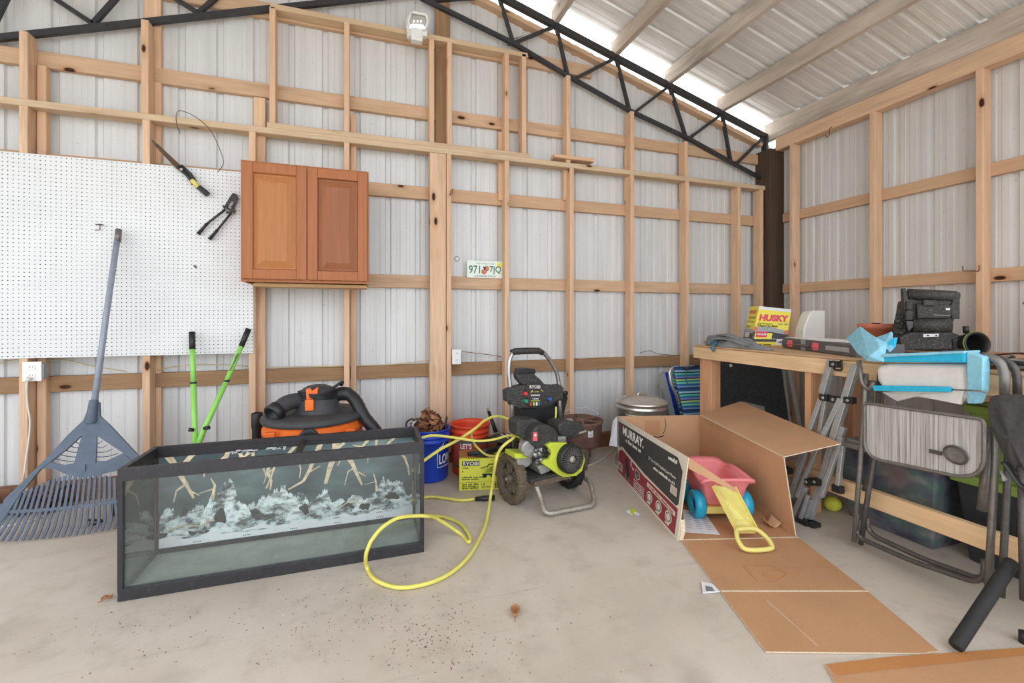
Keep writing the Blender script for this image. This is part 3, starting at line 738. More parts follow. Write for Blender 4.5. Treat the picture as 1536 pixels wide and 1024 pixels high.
MB().add([oo+V((0,-.0006,0))+X*Wd*q+Z*Hd*r for q, r in ((.85,.66),(.97,.66),(.97,.92),(.85,.92))], [(0,1,2,3)], 'yellow_ink').build('sticker', t)
# cup hook plug above the plate
tag(MB().cyl(atY(685.5,388,3.64), atY(685.5,388,3.622), .022, 'sheet', 18, .015).build('sheet_plug'), 'round metal plug set in the wall sheet above the number plate', 'plug')
# outlets ------------------------------------------------------------
def outlet(px, py, y, label, wide, pos):
    p = atY(px, py, y); t = thing('power_outlet', label, 'outlet', p)
    MB().box((p.x+.012, p.y+.03, p.z), (.06+wide*.02, .05, .09), 'light_grey').build('junction_box', t, bevel=.003)
    MB().box(p, (.072+wide*.02, .007, .117), 'white').build('cover_plate', t, bevel=.0025)
    for s in (.026, -.026):
        b = MB().box(p+V((0,-.005,s)), (.034, .004, .029), 'white'); 
        for q in (-.006, .006): b.box(p+V((q,-.0073,s+.003)), (.0022, .002, .009), 'ink')
        b.build('socket', t, bevel=.001)
    return t
outlet(685, 535, 3.49, 'white double outlet on the thin stud right of the broad middle post', 0, None)
outlet(48, 557, 3.47, 'white double outlet with a cord plugged in under the pegboard', 1, None)
p = [(43,568,3.455),(40,578,3.45),(41,605,3.46),(45,632,3.46),(43,660,3.45),(38,695,3.42),(36,715,3.42)]
fl1 = [atY(*q) for q in p]+[atZ(32,752,.012)]
fl2 = [atZ(*q, .008) for q in ((50,755),(68,760),(72,766),(60,776),(30,785),(4,789),(-40,795))]
t = thing('extension_cable', 'white power cord hanging from the outlet under the pegboard', 'cord', (fl1[-1].x, 3.3, 0))
MB().tube(spline(fl1+fl2, 6), .0048, 'white_cable', 8).build('cable', t)
MB().tube([atY(44,566,3.452), atY(41,572,3.452)], [.013,.009], 'white_cable', 10).build('plug', t)
# sheathed cables stapled along the lowest girt
def cable(pts, label, m='romex', y=3.592, r=.005, nm='wall_cable'):
    tag(MB().tube(spline([atY(px, py, (q[0] if q else y)) for px, py, *q in pts], 6), r, m, 8, flat=.6).build(nm), label, 'cable')
cable([(-10,548,3.59),(28,538,3.585),(60,541,3.59),(95,539,3.59),(140,549,3.59),(190,557,3.592)], 'pale yellow cable drooping behind the rake pole')
cable([(236,555,3.592),(275,548,3.592),(330,547,3.592),(372,549,3.592)], 'pale yellow cable running behind the lopper handles')
cable([(390,551,3.593),(450,550,3.593),(514,549,3.593),(580,547,3.592),(620,543,3.592),(643,540,3.592)], 'pale yellow cable above the shop vacuum')
cable([(693,527,3.56),(710,529,3.575),(735,532,3.59),(752,535,3.59)], 'brownish cable leaving the middle outlet towards the pressure washer', m='treated')
cable([(868,538,3.592),(900,536,3.592),(942,535,3.592)], 'pale yellow cable on the girt behind the brown drum')
cable([(960,529,3.592),(975,526,3.58),(990,531,3.59),(1024,533,3.592)], 'grey looped cable behind the stock pot', m='grey_tube')
# rusty hooks
def hook(pts, label, m='rust', r=.003): tag(MB().tube(fillet([V(p) for p in pts], .012), r, m, 8).build('hanging_hook'), label, 'hook')
hook([atY(679,283,3.515), atY(679,289,3.48), atY(674,294,3.478), atY(677,284,3.478)], 'rusty screw hook on the broad middle post')
q = atX(1248,190,3.93); hook([q, q+V((-.03,0,-.02)), q+V((-.03,0,-.08)), q+V((-.03,.03,-.09)), q+V((-.03,.035,-.06))], 'wire hook hanging from the side wall header')
a, c = atX(1447,402,4.0), atX(1470,402,3.92); hook([a+V((-.02,0,.015)), a+V((-.02,0,-.02)), c+V((-.01,0,-.02)), c+V((-.01,0,.02))], 'rusty bent hook on the side wall girt right of the black machine')
# ------------------------------------------------------------------ fish tank
TX0, TX1, TY0, TY1, TZ = -.962, .281, 2.262, 2.60, .547
t = thing('fish_tank', 'empty black framed glass fish tank with a printed rock backdrop on the floor', 'aquarium', ((TX0+TX1)/2, (TY0+TY1)/2, 0))
def rim(z0, z1, nm, w=.022, out=.003):
    b = MB()
    for y, s in ((TY0, -1), (TY1, 1)): b.box(((TX0+TX1)/2, y-s*(w/2-out), (z0+z1)/2), (TX1-TX0+2*out, w, z1-z0), 'black_frame')
    for x, s in ((TX0, -1), (TX1, 1)): b.box((x-s*(w/2-out), (TY0+TY1)/2, (z0+z1)/2), (w, TY1-TY0-2*w+2*out, z1-z0), 'black_frame')
    return b.build(nm, t, bevel=.002)
rim(0, .050, 'bottom_frame'); rim(TZ-.052, TZ, 'top_frame')
MB().box((-.30, (TY0+TY1)/2, TZ-.028), (.03, TY1-TY0-.03, .012), 'black_frame').build('centre_brace', t, bevel=.002)
for x in (TX0+.006, TX1-.006):
    for y in (TY0+.006, TY1-.006): MB().box((x, y, TZ/2), (.018, .018, TZ-.08), 'black_frame').build('corner_seal', t)
gz0, gz1 = .03, TZ-.03
def pane(c, s, nm): MB().box(c, s, 'tank_glass').build(nm, t)
pane(((TX0+TX1)/2, TY0+.010, (gz0+gz1)/2), (TX1-TX0-.03, .006, gz1-gz0), 'glass_pane')
pane(((TX0+TX1)/2, TY1-.010, (gz0+gz1)/2), (TX1-TX0-.03, .006, gz1-gz0), 'glass_pane')
pane((TX0+.010, (TY0+TY1)/2, (gz0+gz1)/2), (.006, TY1-TY0-.03, gz1-gz0), 'glass_pane')
pane((TX1-.010, (TY0+TY1)/2, (gz0+gz1)/2), (.006, TY1-TY0-.03, gz1-gz0), 'glass_pane')
M['tank_floor'] = plain('silty_tank_floor', (176,184,172), .6, 0, .15, 14, dirt=.3, dirt_col=(130,136,122))
MB().box(((TX0+TX1)/2, (TY0+TY1)/2, .027), (TX1-TX0-.03, TY1-TY0-.03, .008), 'tank_floor').build('base_panel', t)
# printed backdrop film taped on the outside of the back pane
def back_mat():
    q = NT('backdrop_water'); n = q.noise(q.coord('Object', (1,1,2.2)), 2.6, 4, .55)
    return q.bsdf(q.ramp(n, [(.3, srgb(58,68,70)), (.5, srgb(92,110,112)), (.68, srgb(136,154,154))]), .5)
def rock_mat(nm, c1, c2, c3):
    q = NT(nm); n = q.noise(q.coord('Object', (1,1,1.5), rot=(0,.5,0)), 17, 9, .72); n2 = q.noise(q.coord('Object', (1,1,2.6), rot=(0,-.7,0)), 9, 4, .6)
    col = q.ramp(n, [(.40, srgb(*c1)), (.47, srgb(*c2)), (.55, srgb(*c3))])
    return q.bsdf(q.mix(q.ramp(n2, [(.54, BW(0)), (.66, BW(.7))]), col, srgb(78,84,82)), .5)
M['print_water'] = back_mat(); M['print_rock'] = rock_mat('backdrop_pale_rock', (92,100,98), (206,224,222), (248,255,254)); M['print_rock2'] = rock_mat('backdrop_grey_rock', (66,70,70), (134,142,142), (220,232,230))
M['print_sand'] = plain('backdrop_sand', (248,251,253), .5, 0, .05, 20); M['print_branch'] = plain('backdrop_branch', (224,206,172), .5, 0, .3, 50); M['print_dark'] = plain('backdrop_gap', (66,66,62), .5, 0, .3, 30)
BX0, BX1, BZ0, BZ1 = TX0+.022, TX1-.022, .056, TZ-.04
yb = TY1-.0145
b = MB().box(((BX0+BX1)/2, yb+.0008, (BZ0+BZ1)/2), (BX1-BX0, .0006, BZ1-BZ0), 'print_water')
rr = random.Random(5); lay = [0]
def P2(u, v): return V((BX0+u*(BX1-BX0), yb-.00002*lay[0], BZ0+v*(BZ1-BZ0)))
def blob(u, v, ru, rv, m, n=20, j=.34):
    lay[0] += 1; ph = [rr.uniform(1-j, 1+j) for _ in range(n)]
    q = [(u+ru*ph[i]*math.cos(2*PI*i/n), max(v+rv*ph[i]*math.sin(2*PI*i/n), .0)) for i in range(n)]
    c = P2(u, v); ring = [P2(*a) for a in q]
    b.add([c]+ring, [(0, 1+i, 1+(i+1) % n) for i in range(n)], m)
def pu(px, py):
    p = atY(px, py, yb); return (p.x-BX0)/(BX1-BX0), (p.z-BZ0)/(BZ1-BZ0)
def rock(px, ptop, hw, pbase, m, lean=0, n=26):
    """one printed boulder: jagged outline from its left foot over the peak to its right foot"""
    lay[0] += 1; pts = []
    for i in range(n+1):
        q = i/n; x = px-hw+2*hw*q; k = (1-abs(2*q-1-lean*.4)**3.6)*(.86+.14*math.sin(7*q+px)); k = max(0, k)*(1-.16*rr.random())
        pts.append(P2(*(lambda u, v: (min(max(u, .002), .998), max(v, .0)))(*pu(x, pbase+(ptop-pbase)*k))))
    foot = [P2(*(lambda u, v: (min(max(u, .002), .998), max(v, .0)))(*pu(px+hw-2*hw*i/6, pbase+rr.uniform(0,3)))) for i in range(1,6)]
    c = P2(*(lambda u, v: (min(max(u, .01), .99), max(v, .0)))(*pu(px, pbase*.6+ptop*.4))); ring = pts+foot; N = len(ring)
    b.add([c]+ring, [(0, 1+i, 1+(i+1) % N) for i in range(N)], m)
slope_ = lambda px: -(px-240)*.085
for px in range(250, 630, 16): rock(px, 772+slope_(px)*.6+rr.uniform(-14,6), 16, 806+slope_(px), 'print_dark')
for px, pt, hw, m, ln in ((256,758,22,'print_rock',0),(292,752,22,'print_rock2',.2),(318,742,20,'print_rock',.1),(336,714,25,'print_rock2',.3),(352,730,18,'print_rock',-.2),(372,742,16,'print_rock2',0),(404,724,25,'print_rock',.1),(434,720,20,'print_rock',-.3),(450,735,18,'print_rock',.2),(474,738,18,'print_rock2',0),(489,728,13,'print_rock',0),(505,742,22,'print_rock',-.2),(532,738,24,'print_rock',.2),(556,735,18,'print_rock',0),(585,702,26,'print_rock2',.2),(603,722,20,'print_rock',-.2),(618,730,14,'print_rock2',0)):
    rock(px, pt, hw, 800+slope_(px)*1.0, m, ln)
for px, pt, hw, ph, m in ((268,790,26,26,'print_rock'),(300,798,20,16,'print_rock2'),(345,776,36,28,'print_rock'),(398,764,46,26,'print_rock2'),(400,778,50,16,'print_rock'),(470,768,28,20,'print_rock'),(500,758,30,24,'print_rock'),(535,762,24,20,'print_rock2'),(560,756,30,24,'print_rock'),(600,748,32,26,'print_rock'),(330,758,10,24,'print_dark'),(455,752,9,18,'print_dark'),(520,752,12,10,'print_dark'),(548,752,10,10,'print_dark'),(588,738,12,8,'print_dark'),(380,762,12,8,'print_dark'),(282,770,18,24,'print_rock2'),(312,768,14,26,'print_rock'),(425,752,20,22,'print_rock2'),(445,758,16,22,'print_rock'),(484,752,18,24,'print_rock2'),(516,752,14,22,'print_rock2'),(572,744,20,22,'print_rock2'),(612,738,16,24,'print_rock'),(362,754,16,20,'print_rock')):
    rock(px, pt, hw, pt+ph, m)
lay[0] += 1
n = 30; top = [P2(i/n, .10+.016*math.sin(i*1.3)+.012*math.sin(i*3.1)) for i in range(n+1)]; bot = [P2(i/n, 0) for i in range(n+1)]
b.add(top+bot, [(i, i+1, n+2+i, n+1+i) for i in range(n)], 'print_sand')
for i in range(7): blob(.09+.13*i+rr.uniform(-.03,.03), .075+rr.uniform(-.02,.02), .05, .010, 'print_rock')
for u in (.12,.30,.48,.66,.84):
    for k in range(4): blob(u+.008*k, .022, .0022, .007, 'print_dark', 8)
def branch(pts, w0, w1):
    lay[0] += 1; N = len(pts); L, Rr = [], []
    for i, (u, v) in enumerate(pts):
        a = pts[max(0,i-1)]; c = pts[min(N-1,i+1)]; dx, dy = (c[0]-a[0])*2.7, c[1]-a[1]; d = math.hypot(dx, dy) or 1; w = w0+(w1-w0)*i/(N-1)
        w *= rr.uniform(.85, 1.15)
        L.append(P2(u-dy/d*w/2.7, v+dx/d*w)); Rr.append(P2(u+dy/d*w/2.7, v-dx/d*w))
    b.add(L+Rr, [(i, i+1, N+i+1, N+i) for i in range(N-1)], 'print_branch')
BR = [([(.03,.99),(.055,.88),(.075,.76),(.10,.62),(.12,.5)],.035,.012), ([(.12,.99),(.085,.88),(.075,.78)],.025,.02), ([(.10,.68),(.06,.60),(.05,.48)],.012,.005), ([(.11,.58),(.14,.52)],.01,.004),
 ([(.245,.99),(.235,.92),(.20,.85),(.16,.80),(.155,.72)],.03,.006), ([(.285,.98),(.295,.86),(.285,.8)],.025,.01), ([(.34,.99),(.30,.90),(.27,.8)],.02,.006), ([(.335,.98),(.335,.88)],.02,.012),
 ([(.40,.84),(.39,.70),(.405,.60),(.40,.5)],.02,.008), ([(.37,.80),(.385,.66),(.375,.58)],.008,.004), ([(.395,.7),(.43,.78)],.008,.004), ([(.185,.46),(.195,.62),(.18,.7)],.02,.004), ([(.19,.58),(.13,.54)],.008,.003),
 ([(.50,.98),(.46,.86),(.42,.78),(.40,.62),(.385,.52)],.018,.008), ([(.525,.99),(.505,.88),(.50,.76)],.026,.012), ([(.51,.82),(.52,.70),(.515,.6)],.01,.004), ([(.60,.98),(.575,.82),(.555,.68),(.53,.56),(.47,.48)],.03,.008), ([(.555,.66),(.60,.72)],.008,.004),
 ([(.665,.99),(.66,.84),(.64,.70),(.62,.5)],.045,.02), ([(.655,.86),(.69,.8),(.67,.7)],.012,.006), ([(.70,.97),(.665,.90)],.022,.016), ([(.705,.84),(.735,.70),(.755,.56),(.775,.44)],.03,.012), ([(.745,.66),(.715,.62),(.70,.46)],.01,.004), ([(.76,.6),(.79,.54)],.008,.004),
 ([(.80,.98),(.775,.90),(.735,.93)],.022,.006), ([(.84,.99),(.835,.88)],.02,.01), ([(.92,.99),(.885,.9),(.87,.82)],.02,.008), ([(.83,.84),(.80,.78),(.80,.7)],.01,.004), ([(.93,.84),(.965,.72),(.98,.6),(.985,.5)],.016,.008), ([(.955,.76),(.99,.78)],.008,.005), ([(.84,.34),(.835,.46),(.825,.56)],.02,.004), ([(.83,.46),(.785,.44)],.006,.003),
 ([(.68,.2),(.72,.26),(.76,.22),(.80,.27)],.008,.004), ([(.76,.22),(.755,.32)],.006,.004), ([(.02,.17),(.08,.22),(.14,.19),(.19,.25)],.010,.005), ([(.17,.15),(.165,.28)],.007,.004)]
for a in BR: branch(*a)
b.build('backdrop', t, recalc=False)
M['paint_flake'] = plain('white_residue', (206,206,206), .7, 0, .2, 60)
b = MB()
for i in range(26):
    x = -.55+rr.uniform(-.12,.16); z = TZ-.05+rr.uniform(-.012,.004)
    b.box((x, TY1-.021, z), (rr.uniform(.008,.03), .0016, rr.uniform(.003,.010)), 'paint_flake')
b.build('residue_speck', t)
# ------------------------------------------------------------------ shop vacuum
vx, vy = -.285, 2.93
t = thing('shop_vacuum', 'orange and black wet dry vacuum standing behind the fish tank', 'vacuum', (vx, vy, 0))
VZ = .08; T0 = Matrix.Translation((vx, vy, 0))
MB().lathe([(.001,.05),(.22,.05),(.235,.09),(.255,.45),(.262,.49),(.278,.495),(.278,.53),(.270,.532),(.270,.57),(.25,.575)], 'orange', T0, 40).lathe([(.20,.3),(.2,.3)], 'orange', T0, 4).build('drum', t)
MB().lathe([(.282,.485),(.286,.495),(.284,.512),(.262,.524),(.15,.530),(.001,.532)], 'vac_black', T0 @ Matrix.Translation((0,0,VZ)), 40).lathe([(.282,.485),(.25,.484)], 'vac_black', T0 @ Matrix.Translation((0,0,VZ)), 40).build('lid', t)
b = MB()
prof_ = [(.165,.515),(.150,.55),(.135,.60),(.115,.64),(.098,.665),(.06,.680),(.001,.682)]
b.lathe(prof_, 'vac_black', T0 @ Matrix.Translation((.02,0,VZ)), 28, sx=.84, sy=.9); b.build('motor_housing', t)
b = MB()
for k in range(4): b.tube([V((vx+.02+.108*math.cos(a), vy+.118*math.sin(a), VZ+.612+.012*k+.006*math.sin(3*a+k))) for a in [2*PI*i/26 for i in range(26)]], .0055, 'black', 6, closed=True)
b.tube(spline([(vx+.09,vy-.05,.735),(vx+.14,vy-.02,.765),(vx+.16,vy,.772),(vx+.15,vy+.03,.75)],5), .009, 'black', 8); b.build('power_cord', t)
b = MB()
b.prism([V((vx-.03, vy-.115, z-.01))+V((x,0,0)) for x, z in ((-.0,.70),(.055,.70),(.062,.775),(.04,.76),(.03,.752),(.018,.77),(-.004,.765))], (0,.03,0), 'orange')
b.build('cord_hook', t, bevel=.003)
MB().box((vx-.012+.0, vy-.135, .668), (.045, .02, .062), 'orange').build('power_switch', t, bevel=.004)
b = MB(); pth = spline([(vx-.05,vy-.02,.68),(vx-.13,vy-.08,.68),(vx-.19,vy-.15,.64)], 6); b.tube(pth, [.045]*len(pth), 'vac_black', 18, caps=False)
e, d = pth[-1], (pth[-1]-pth[-2]).normalized()
q = d.to_track_quat('Z','Y').to_matrix().to_4x4(); q.translation = e-d*.03
b.lathe([(.046,0),(.053,.004),(.053,.05),(.04,.052),(.038,.0),(.001,-.005)], 'black', q, 22); b.build('blower_port', t)
pth = spline([(vx+.10,vy+.02,.69),(vx+.18,vy,.70),(vx+.235,vy-.04,.66),(vx+.285,vy-.09,.57),(vx+.36,vy-.13,.47),(vx+.42,vy-.1,.30),(vx+.36,vy-.02,.12),(vx+.30,vy+.05,.04)], 7)
rs = [.042 if i < 9 else .036+.002*(i % 2) for i in range(len(pth))]; MB().tube(pth, rs, 'black', 16).build('suction_hose', t)
for px, py in ((405,652), (525,646)):
    p = atY(px, py, vy-.24); MB().box(p, (.05,.035,.028), 'orange').build('latch', t, bevel=.003)
MB().lathe([(.045,0),(.05,.01),(.035,.012),(.001,.012)], 'black', Matrix.Translation((vx-.0, vy-.27, .52)) @ Matrix.Rotation(PI/2,4,'X'), 20).build('drain_cap', t)
for a in (.7, 2.4, 3.9, 5.5): MB().cyl((vx+.22*math.cos(a), vy+.22*math.sin(a), 0), (vx+.21*math.cos(a), vy+.21*math.sin(a), .09), .026, 'black', 12).build('caster', t)
# second bits beside it
p = atY(386, 619, 3.2); t = thing('vacuum_tube', 'black plastic extension tube standing left of the shop vacuum', 'tube', (p.x, 3.2, 0))
b = MB(); b.lathe([(.03,0),(.03,p.z-.1),(.034,p.z-.09),(.035,p.z-.005),(.033,p.z),(.029,p.z),(.028,p.z-.05),(.001,p.z-.06)], 'black', Matrix.Translation((p.x,3.2,0)), 22); b.build('tube', t)
p = atY(533, 632, 3.3); tag(MB().tube(spline([(p.x-.03,3.42,0.0),(p.x,3.40,.3),(p.x-.02,3.38,p.z),(p.x+.03,3.36,p.z-.10),(p.x+.045,3.36,p.z-.2)],5), .028, 'brown_iron', 12).build('bent_pipe'), 'short brown bent pipe standing behind the vacuum hose', 'pipe')
# dark leaves heaped at the wall foot behind the rake
rr = random.Random(11); b = MB()
for i in range(160):
    c = V((-2.15+rr.random()*.42, 3.40+rr.random()*.16, .01+rr.random()*.10)); a = rr.random()*6; s = rr.uniform(.02,.045); tl = rr.uniform(-.6,.6)
    u, v = V((math.cos(a), math.sin(a), tl))*s, V((-math.sin(a), math.cos(a), rr.uniform(-.5,.5)))*s*.5
    b.add([c-u, c-v, c+u, c+v], [(0,1,2,3)], 'leaf_dark' if i % 3 else 'rubber')
tag(b.build('leaf_litter'), 'dark dead leaves drifted against the wall foot left of the rake', 'leaves', kind='stuff')
# black strap bits behind rake tines
tag(MB().tube(spline([(-1.47,3.16,.008),(-1.45,3.11,.008),(-1.41,3.12,.02),(-1.42,3.17,.008),(-1.5,3.2,.008)],6), .006, 'black', 8).build('cord_loop'), 'small black cord loop on the floor under the rake tines', 'cord')
tag(MB().box((-1.34,3.26,.045), (.12,.08,.085), 'black').build('tool_box', bevel=.008), 'small black case on the floor between rake and fish tank', 'case')
# ------------------------------------------------------------------ buckets
M['band_red'] = plain('faded_red_print', (176,74,70), .5, 0, .1, 30)
def bucket(cx, cy, mat, name, label, h=.365, rt=.149, rb=.132):
    t = thing(name, label, 'bucket', (cx, cy, 0)); T = Matrix.Translation((cx, cy, 0))
    b = MB(); b.lathe([(.001,.004),(rb,.004),(rb+.002,.012),(rt-.008,h-.09),(rt+.002,h-.088),(rt+.002,h-.078),(rt-.006,h-.076),(rt-.005,h-.056),(rt+.003,h-.054),(rt+.003,h-.044),(rt-.004,h-.042),(rt-.003,h-.012),(rt+.004,h-.010),(rt+.004,h),(rt-.006,h),(rt-.010,h-.03),(rb-.004,.014),(.001,.012)], mat, T, 44)
    b.build('pail', t); return t, T
ang = lambda cx, cy: math.atan2(-cy, -cx)
bl, T = bucket(.452, 3.30, 'blue_bucket', 'bucket', 'blue plastic bucket full of dead leaves between the tank and the orange bucket')
def on_bucket(c, mb, body, mat, a0, z, h, r, w_ang, bold=.0):
    """letters wrapped on a pail wall"""
    tmp = MB().text(body, mat, (0,0,0), (1,0,0), (0,1,0), height=1, bold=bold)
    x1 = max(p.x for p in tmp.v); 
    pts = [V((c[0]+(r(z+p.y*h)+.0015)*math.cos(a0+p.x/x1*w_ang), c[1]+(r(z+p.y*h)+.0015)*math.sin(a0+p.x/x1*w_ang), z+p.y*h)) for p in tmp.v]
    return mb.add(pts, tmp.f, mat)
rad = lambda z: .134+.0085*z/.28
af = math.atan2(-3.30, -.452)
g = MB(); on_bucket((.452,3.30), g, "LOWE'S", 'white_ink', af+.52, .125, .072, rad, 1.3, .02)
def bl_line(pts, w=.005):
    q = [V((.452+(rad(z)+.0012)*math.cos(a), 3.30+(rad(z)+.0012)*math.sin(a), z)) for a, z in pts]
    g.tube(q, w/2, 'white_ink', 6)
a0, a1 = af+.42, af+1.92; am = (a0+a1)/2
bl_line([(a0,.105)]+[(a0+(a1-a0)*i/10,.105) for i in range(1,11)]+[(a1,.225)])
bl_line([(a0,.105),(a0,.222),(a0+.1,.225),(a0+.1,.245),(a0+.25,.25),(am,.315),(a1-.25,.25),(a1-.1,.245),(a1,.225)])
g.build('printed_logo', bl)
b = MB().tube(arc((.452,3.30,.335), .158, PI*.06, PI*.94, 16, V((math.cos(af+PI/2), math.sin(af+PI/2), 0)), V((-.25,.9,-.3))), .0025, 'chrome', 8); b.build('wire_handle', bl)
rr = random.Random(3); b = MB()
for i in range(230):
    a = rr.random()*2*PI; r = .125*math.sqrt(rr.random()); hh = .31+.17*(1-(r/.13)**2)*rr.random()+.03*rr.random()
    c = V((.452+r*math.cos(a)-.01, 3.30+r*math.sin(a), hh)); s = rr.uniform(.02,.05)
    u = V((rr.uniform(-1,1), rr.uniform(-1,1), rr.uniform(-.6,.9))).normalized()*s; w = u.cross(V((rr.uniform(-1,1), rr.uniform(-1,1), rr.uniform(-1,1)))).normalized()*s*.55; k = u.cross(w).normalized()*s*.25
    b.add([c-u, c-w+k, c+u, c+w+k, c], [(0,1,4),(1,2,4),(2,3,4),(3,0,4)], rr.choice(['leaf_dark','leaf_dark','leaf','rust']))
tag(b.build('dead_leaves'), 'dry brown dead leaves heaped in the blue bucket', 'leaves', kind='stuff')
p = [(.36,3.26,.20),(.345,3.25,.40),(.325,3.24,.445),(.285,3.235,.425),(.29,3.23,.37),(.34,3.235,.30),(.38,3.24,.22)]
tag(MB().tube(spline(p,6), .0065, 'black', 8).tube(spline([(.38,3.25,.22),(.35,3.24,.36),(.325,3.235,.40),(.345,3.235,.43)],5), .006, 'white_cable', 8).build('cable_coil'), 'black and white cable end hooked over the rim of the blue bucket', 'cable')
tag(MB().tube([(.545,3.27,.24),(.572,3.25,.44)], .008, 'black', 8).build('dark_rod'), 'dark rod standing in the blue bucket at its edge', 'rod')
ob, T = bucket(.765, 3.335, 'hdorange', 'bucket', 'orange plastic bucket with a printed band right of the blue bucket')
af2 = math.atan2(-3.335, -.765)
g = MB(); n = 26
for i in range(n):
    A, B = af2-1.0+2.2*i/n, af2-1.0+2.2*(i+1)/n; f = lambda a, z: V((.765+(rad(z)+.0008)*math.cos(a), 3.335+(rad(z)+.0008)*math.sin(a), z))
    g.add([f(A,.06),f(B,.06),f(B,.085),f(A,.085)], [(0,1,2,3)], 'tool_grey'); g.add([f(A,.235),f(B,.235),f(B,.265),f(A,.265)], [(0,1,2,3)], 'tool_grey'); g.add([f(A,.085),f(B,.085),f(B,.235),f(A,.235)], [(0,1,2,3)], 'band_red')
def ob_text(s, a, z, h, w): 
    tmp = MB().text(s, 'white_ink', (0,0,0), (1,0,0), (0,1,0), height=1, bold=.03); x1 = max(p.x for p in tmp.v)
    g.add([V((.765+(rad(z)+.0025)*math.cos(a+p.x/x1*w), 3.335+(rad(z)+.0025)*math.sin(a+p.x/x1*w), z+p.y*h)) for p in tmp.v], tmp.f, 'white_ink')
for k, s in enumerate(["LET'S", 'DO', 'THIS.']): ob_text(s, af2-.52, .205-.052*k, .04, (.6,.3,.6)[k])
g.build('printed_band', ob)
MB().tube(arc((.765,3.335,.325), .155, PI*1.04, PI*1.96, 18, V((1,0,0)), V((0,.55,.28))), .0025, 'chrome', 8).build('wire_handle', ob)
# ------------------------------------------------------------------ yellow carton with the surface cleaner on top
A0, A1 = V((.608,2.975,0)), V((1.0,2.895,0)); ex = (A1-A0).normalized(); ey = V((-ex.y, ex.x, 0)); H = .212; Wd = (A1-A0).length+.04; Dp = .20
t = thing('carton', 'lime yellow pump carton on the floor behind the pressure washer wheel', 'box', A0)
b = MB().prism([A0, A0+ex*Wd, A0+ex*Wd+ey*Dp, A0+ey*Dp], (0,0,H), 'boxyellow'); b.build('box', t, bevel=.0015)
b = MB().add([A0+V((0,0,H+.0006))+ex*x+ey*y for x, y in ((.0,.03),(.2,.03),(.2,Dp),(.0,Dp))], [(0,1,2,3)], 'card_tape'); b.build('tape', t)
g = MB(); Zu = V((0,0,1)); P = lambda x, z: A0-ey*.0008+ex*x+Zu*z
g.add([P(.018,.165),P(.135,.165),P(.135,.198),P(.018,.198)], [(0,1,2,3)], 'ink')
g.text('RYOBI', 'white_ink', P(.024,.169)-ey*.0004, ex, Zu, height=.024, width=.105, bold=.02)
g.text('1.8', 'ink', P(.018,.146), ex, Zu, height=.012); g.text('~xxx', 'ink', P(.040,.146), ex, Zu, width=.02); g.text('~x', 'ink', P(.020,.122), ex, Zu, height=.012)
g.text('~xxxxxxxxx xxxx xxxx', 'ink', P(.018,.083), ex, Zu, width=.145); g.text('~xxxxxxx xxxxxx', 'ink', P(.018,.070), ex, Zu, width=.11)
g.add([P(.004,.052),P(Wd-.004,.052),P(Wd-.004,.054),P(.004,.054)], [(0,1,2,3)], 'ink')
for k, s in enumerate(('~xxxx xxx xxxx', '~xxxx xxxxxxx x', '~xxxxx xxxxxxx')): g.text(s, 'ink', P(.018,.036-.013*k), ex, Zu, width=.11)
g.text('1.8', 'ink', P(.15,.030), ex, Zu, height=.016, bold=.02); g.text('~xxxxx xxxxx', 'ink', P(.15,.016), ex, Zu, width=.06)
for k, s in enumerate(('~xxxxxx', '~xxxxx', '~xxxxxx')): g.text(s, 'ink', P(.24,.036-.013*k), ex, Zu, width=.06)
# little picture of a machine
g.add([P(.215+.05*math.cos(a)*1.1, .128+.032*math.sin(a)) for a in [PI*i/10 for i in range(11)]]+[P(.275,.108),P(.16,.108)], [tuple(range(13))], 'lime')
g.add([P(.155,.098),P(.285,.098),P(.285,.110),P(.155,.110)], [(0,1,2,3)], 'ink')
for x in (.172,.222,.268): g.add([P(x+.014*math.cos(a), .095+.014*math.sin(a)) for a in [2*PI*i/12 for i in range(12)]], [tuple(range(12))], 'ink')
g.tube([P(.185,.15),P(.2,.172),P(.235,.172),P(.25,.148)], .004, 'ink', 6).tube([P(.145,.145),P(.18,.158)], .003, 'ink', 6); g.build('print', t)
# black lance and cleaner head on the carton
t = thing('spray_lance', 'black spray gun and nozzle lying on top of the lime yellow carton', 'spray gun', (.86,3.02,H))
def Q(px, py, y): return atY(px, py, y)
MB().tube([Q(702,681,2.97), Q(722,678,2.98), Q(745,674,2.99)], [.014,.016,.017], 'black', 12).build('nozzle_barrel', t)
MB().tube([Q(724,677,2.975), Q(728,677,2.977)], .019, 'grey_tube_dark', 12).build('nozzle_ring', t)
MB().tube(spline([Q(745,674,2.99), Q(760,672,3.0), Q(775,668,3.02)], 4), .022, 'black', 12).build('gun_body', t)
MB().prism([Q(712,684,2.955), Q(730,686,2.955), Q(742,683,2.955), Q(740,678,2.955), Q(720,680,2.955)], (0,.03,0), 'black').build('trigger_guard', t)
t = thing('surface_cleaner', 'black round surface cleaner tool leaning behind the lime yellow carton', 'cleaning tool', (.93,3.2,0))
c = V((.985,3.165,.268)); q = Matrix.Translation(c) @ Matrix.Rotation(-.1,4,'X') @ Matrix.Rotation(.1,4,'Y') @ Matrix.Scale(.74,4)
MB().lathe([(.001,.06),(.05,.055),(.14,.02),(.165,.0),(.165,-.02),(.15,-.022),(.001,-.02)], 'black_mach', q, 28).build('shroud', t)
b = MB()
for s in (-.03,.03): b.bar(q @ V((s-.03,-.05,.056)), q @ V((s+.03,-.14,.026)), .012, .004, 'cream_ink')
b.build('decal', t)
MB().cyl((.985,3.2,.0), (.985,3.18,.26), .05, 'black', 16).build('stand_post', t)
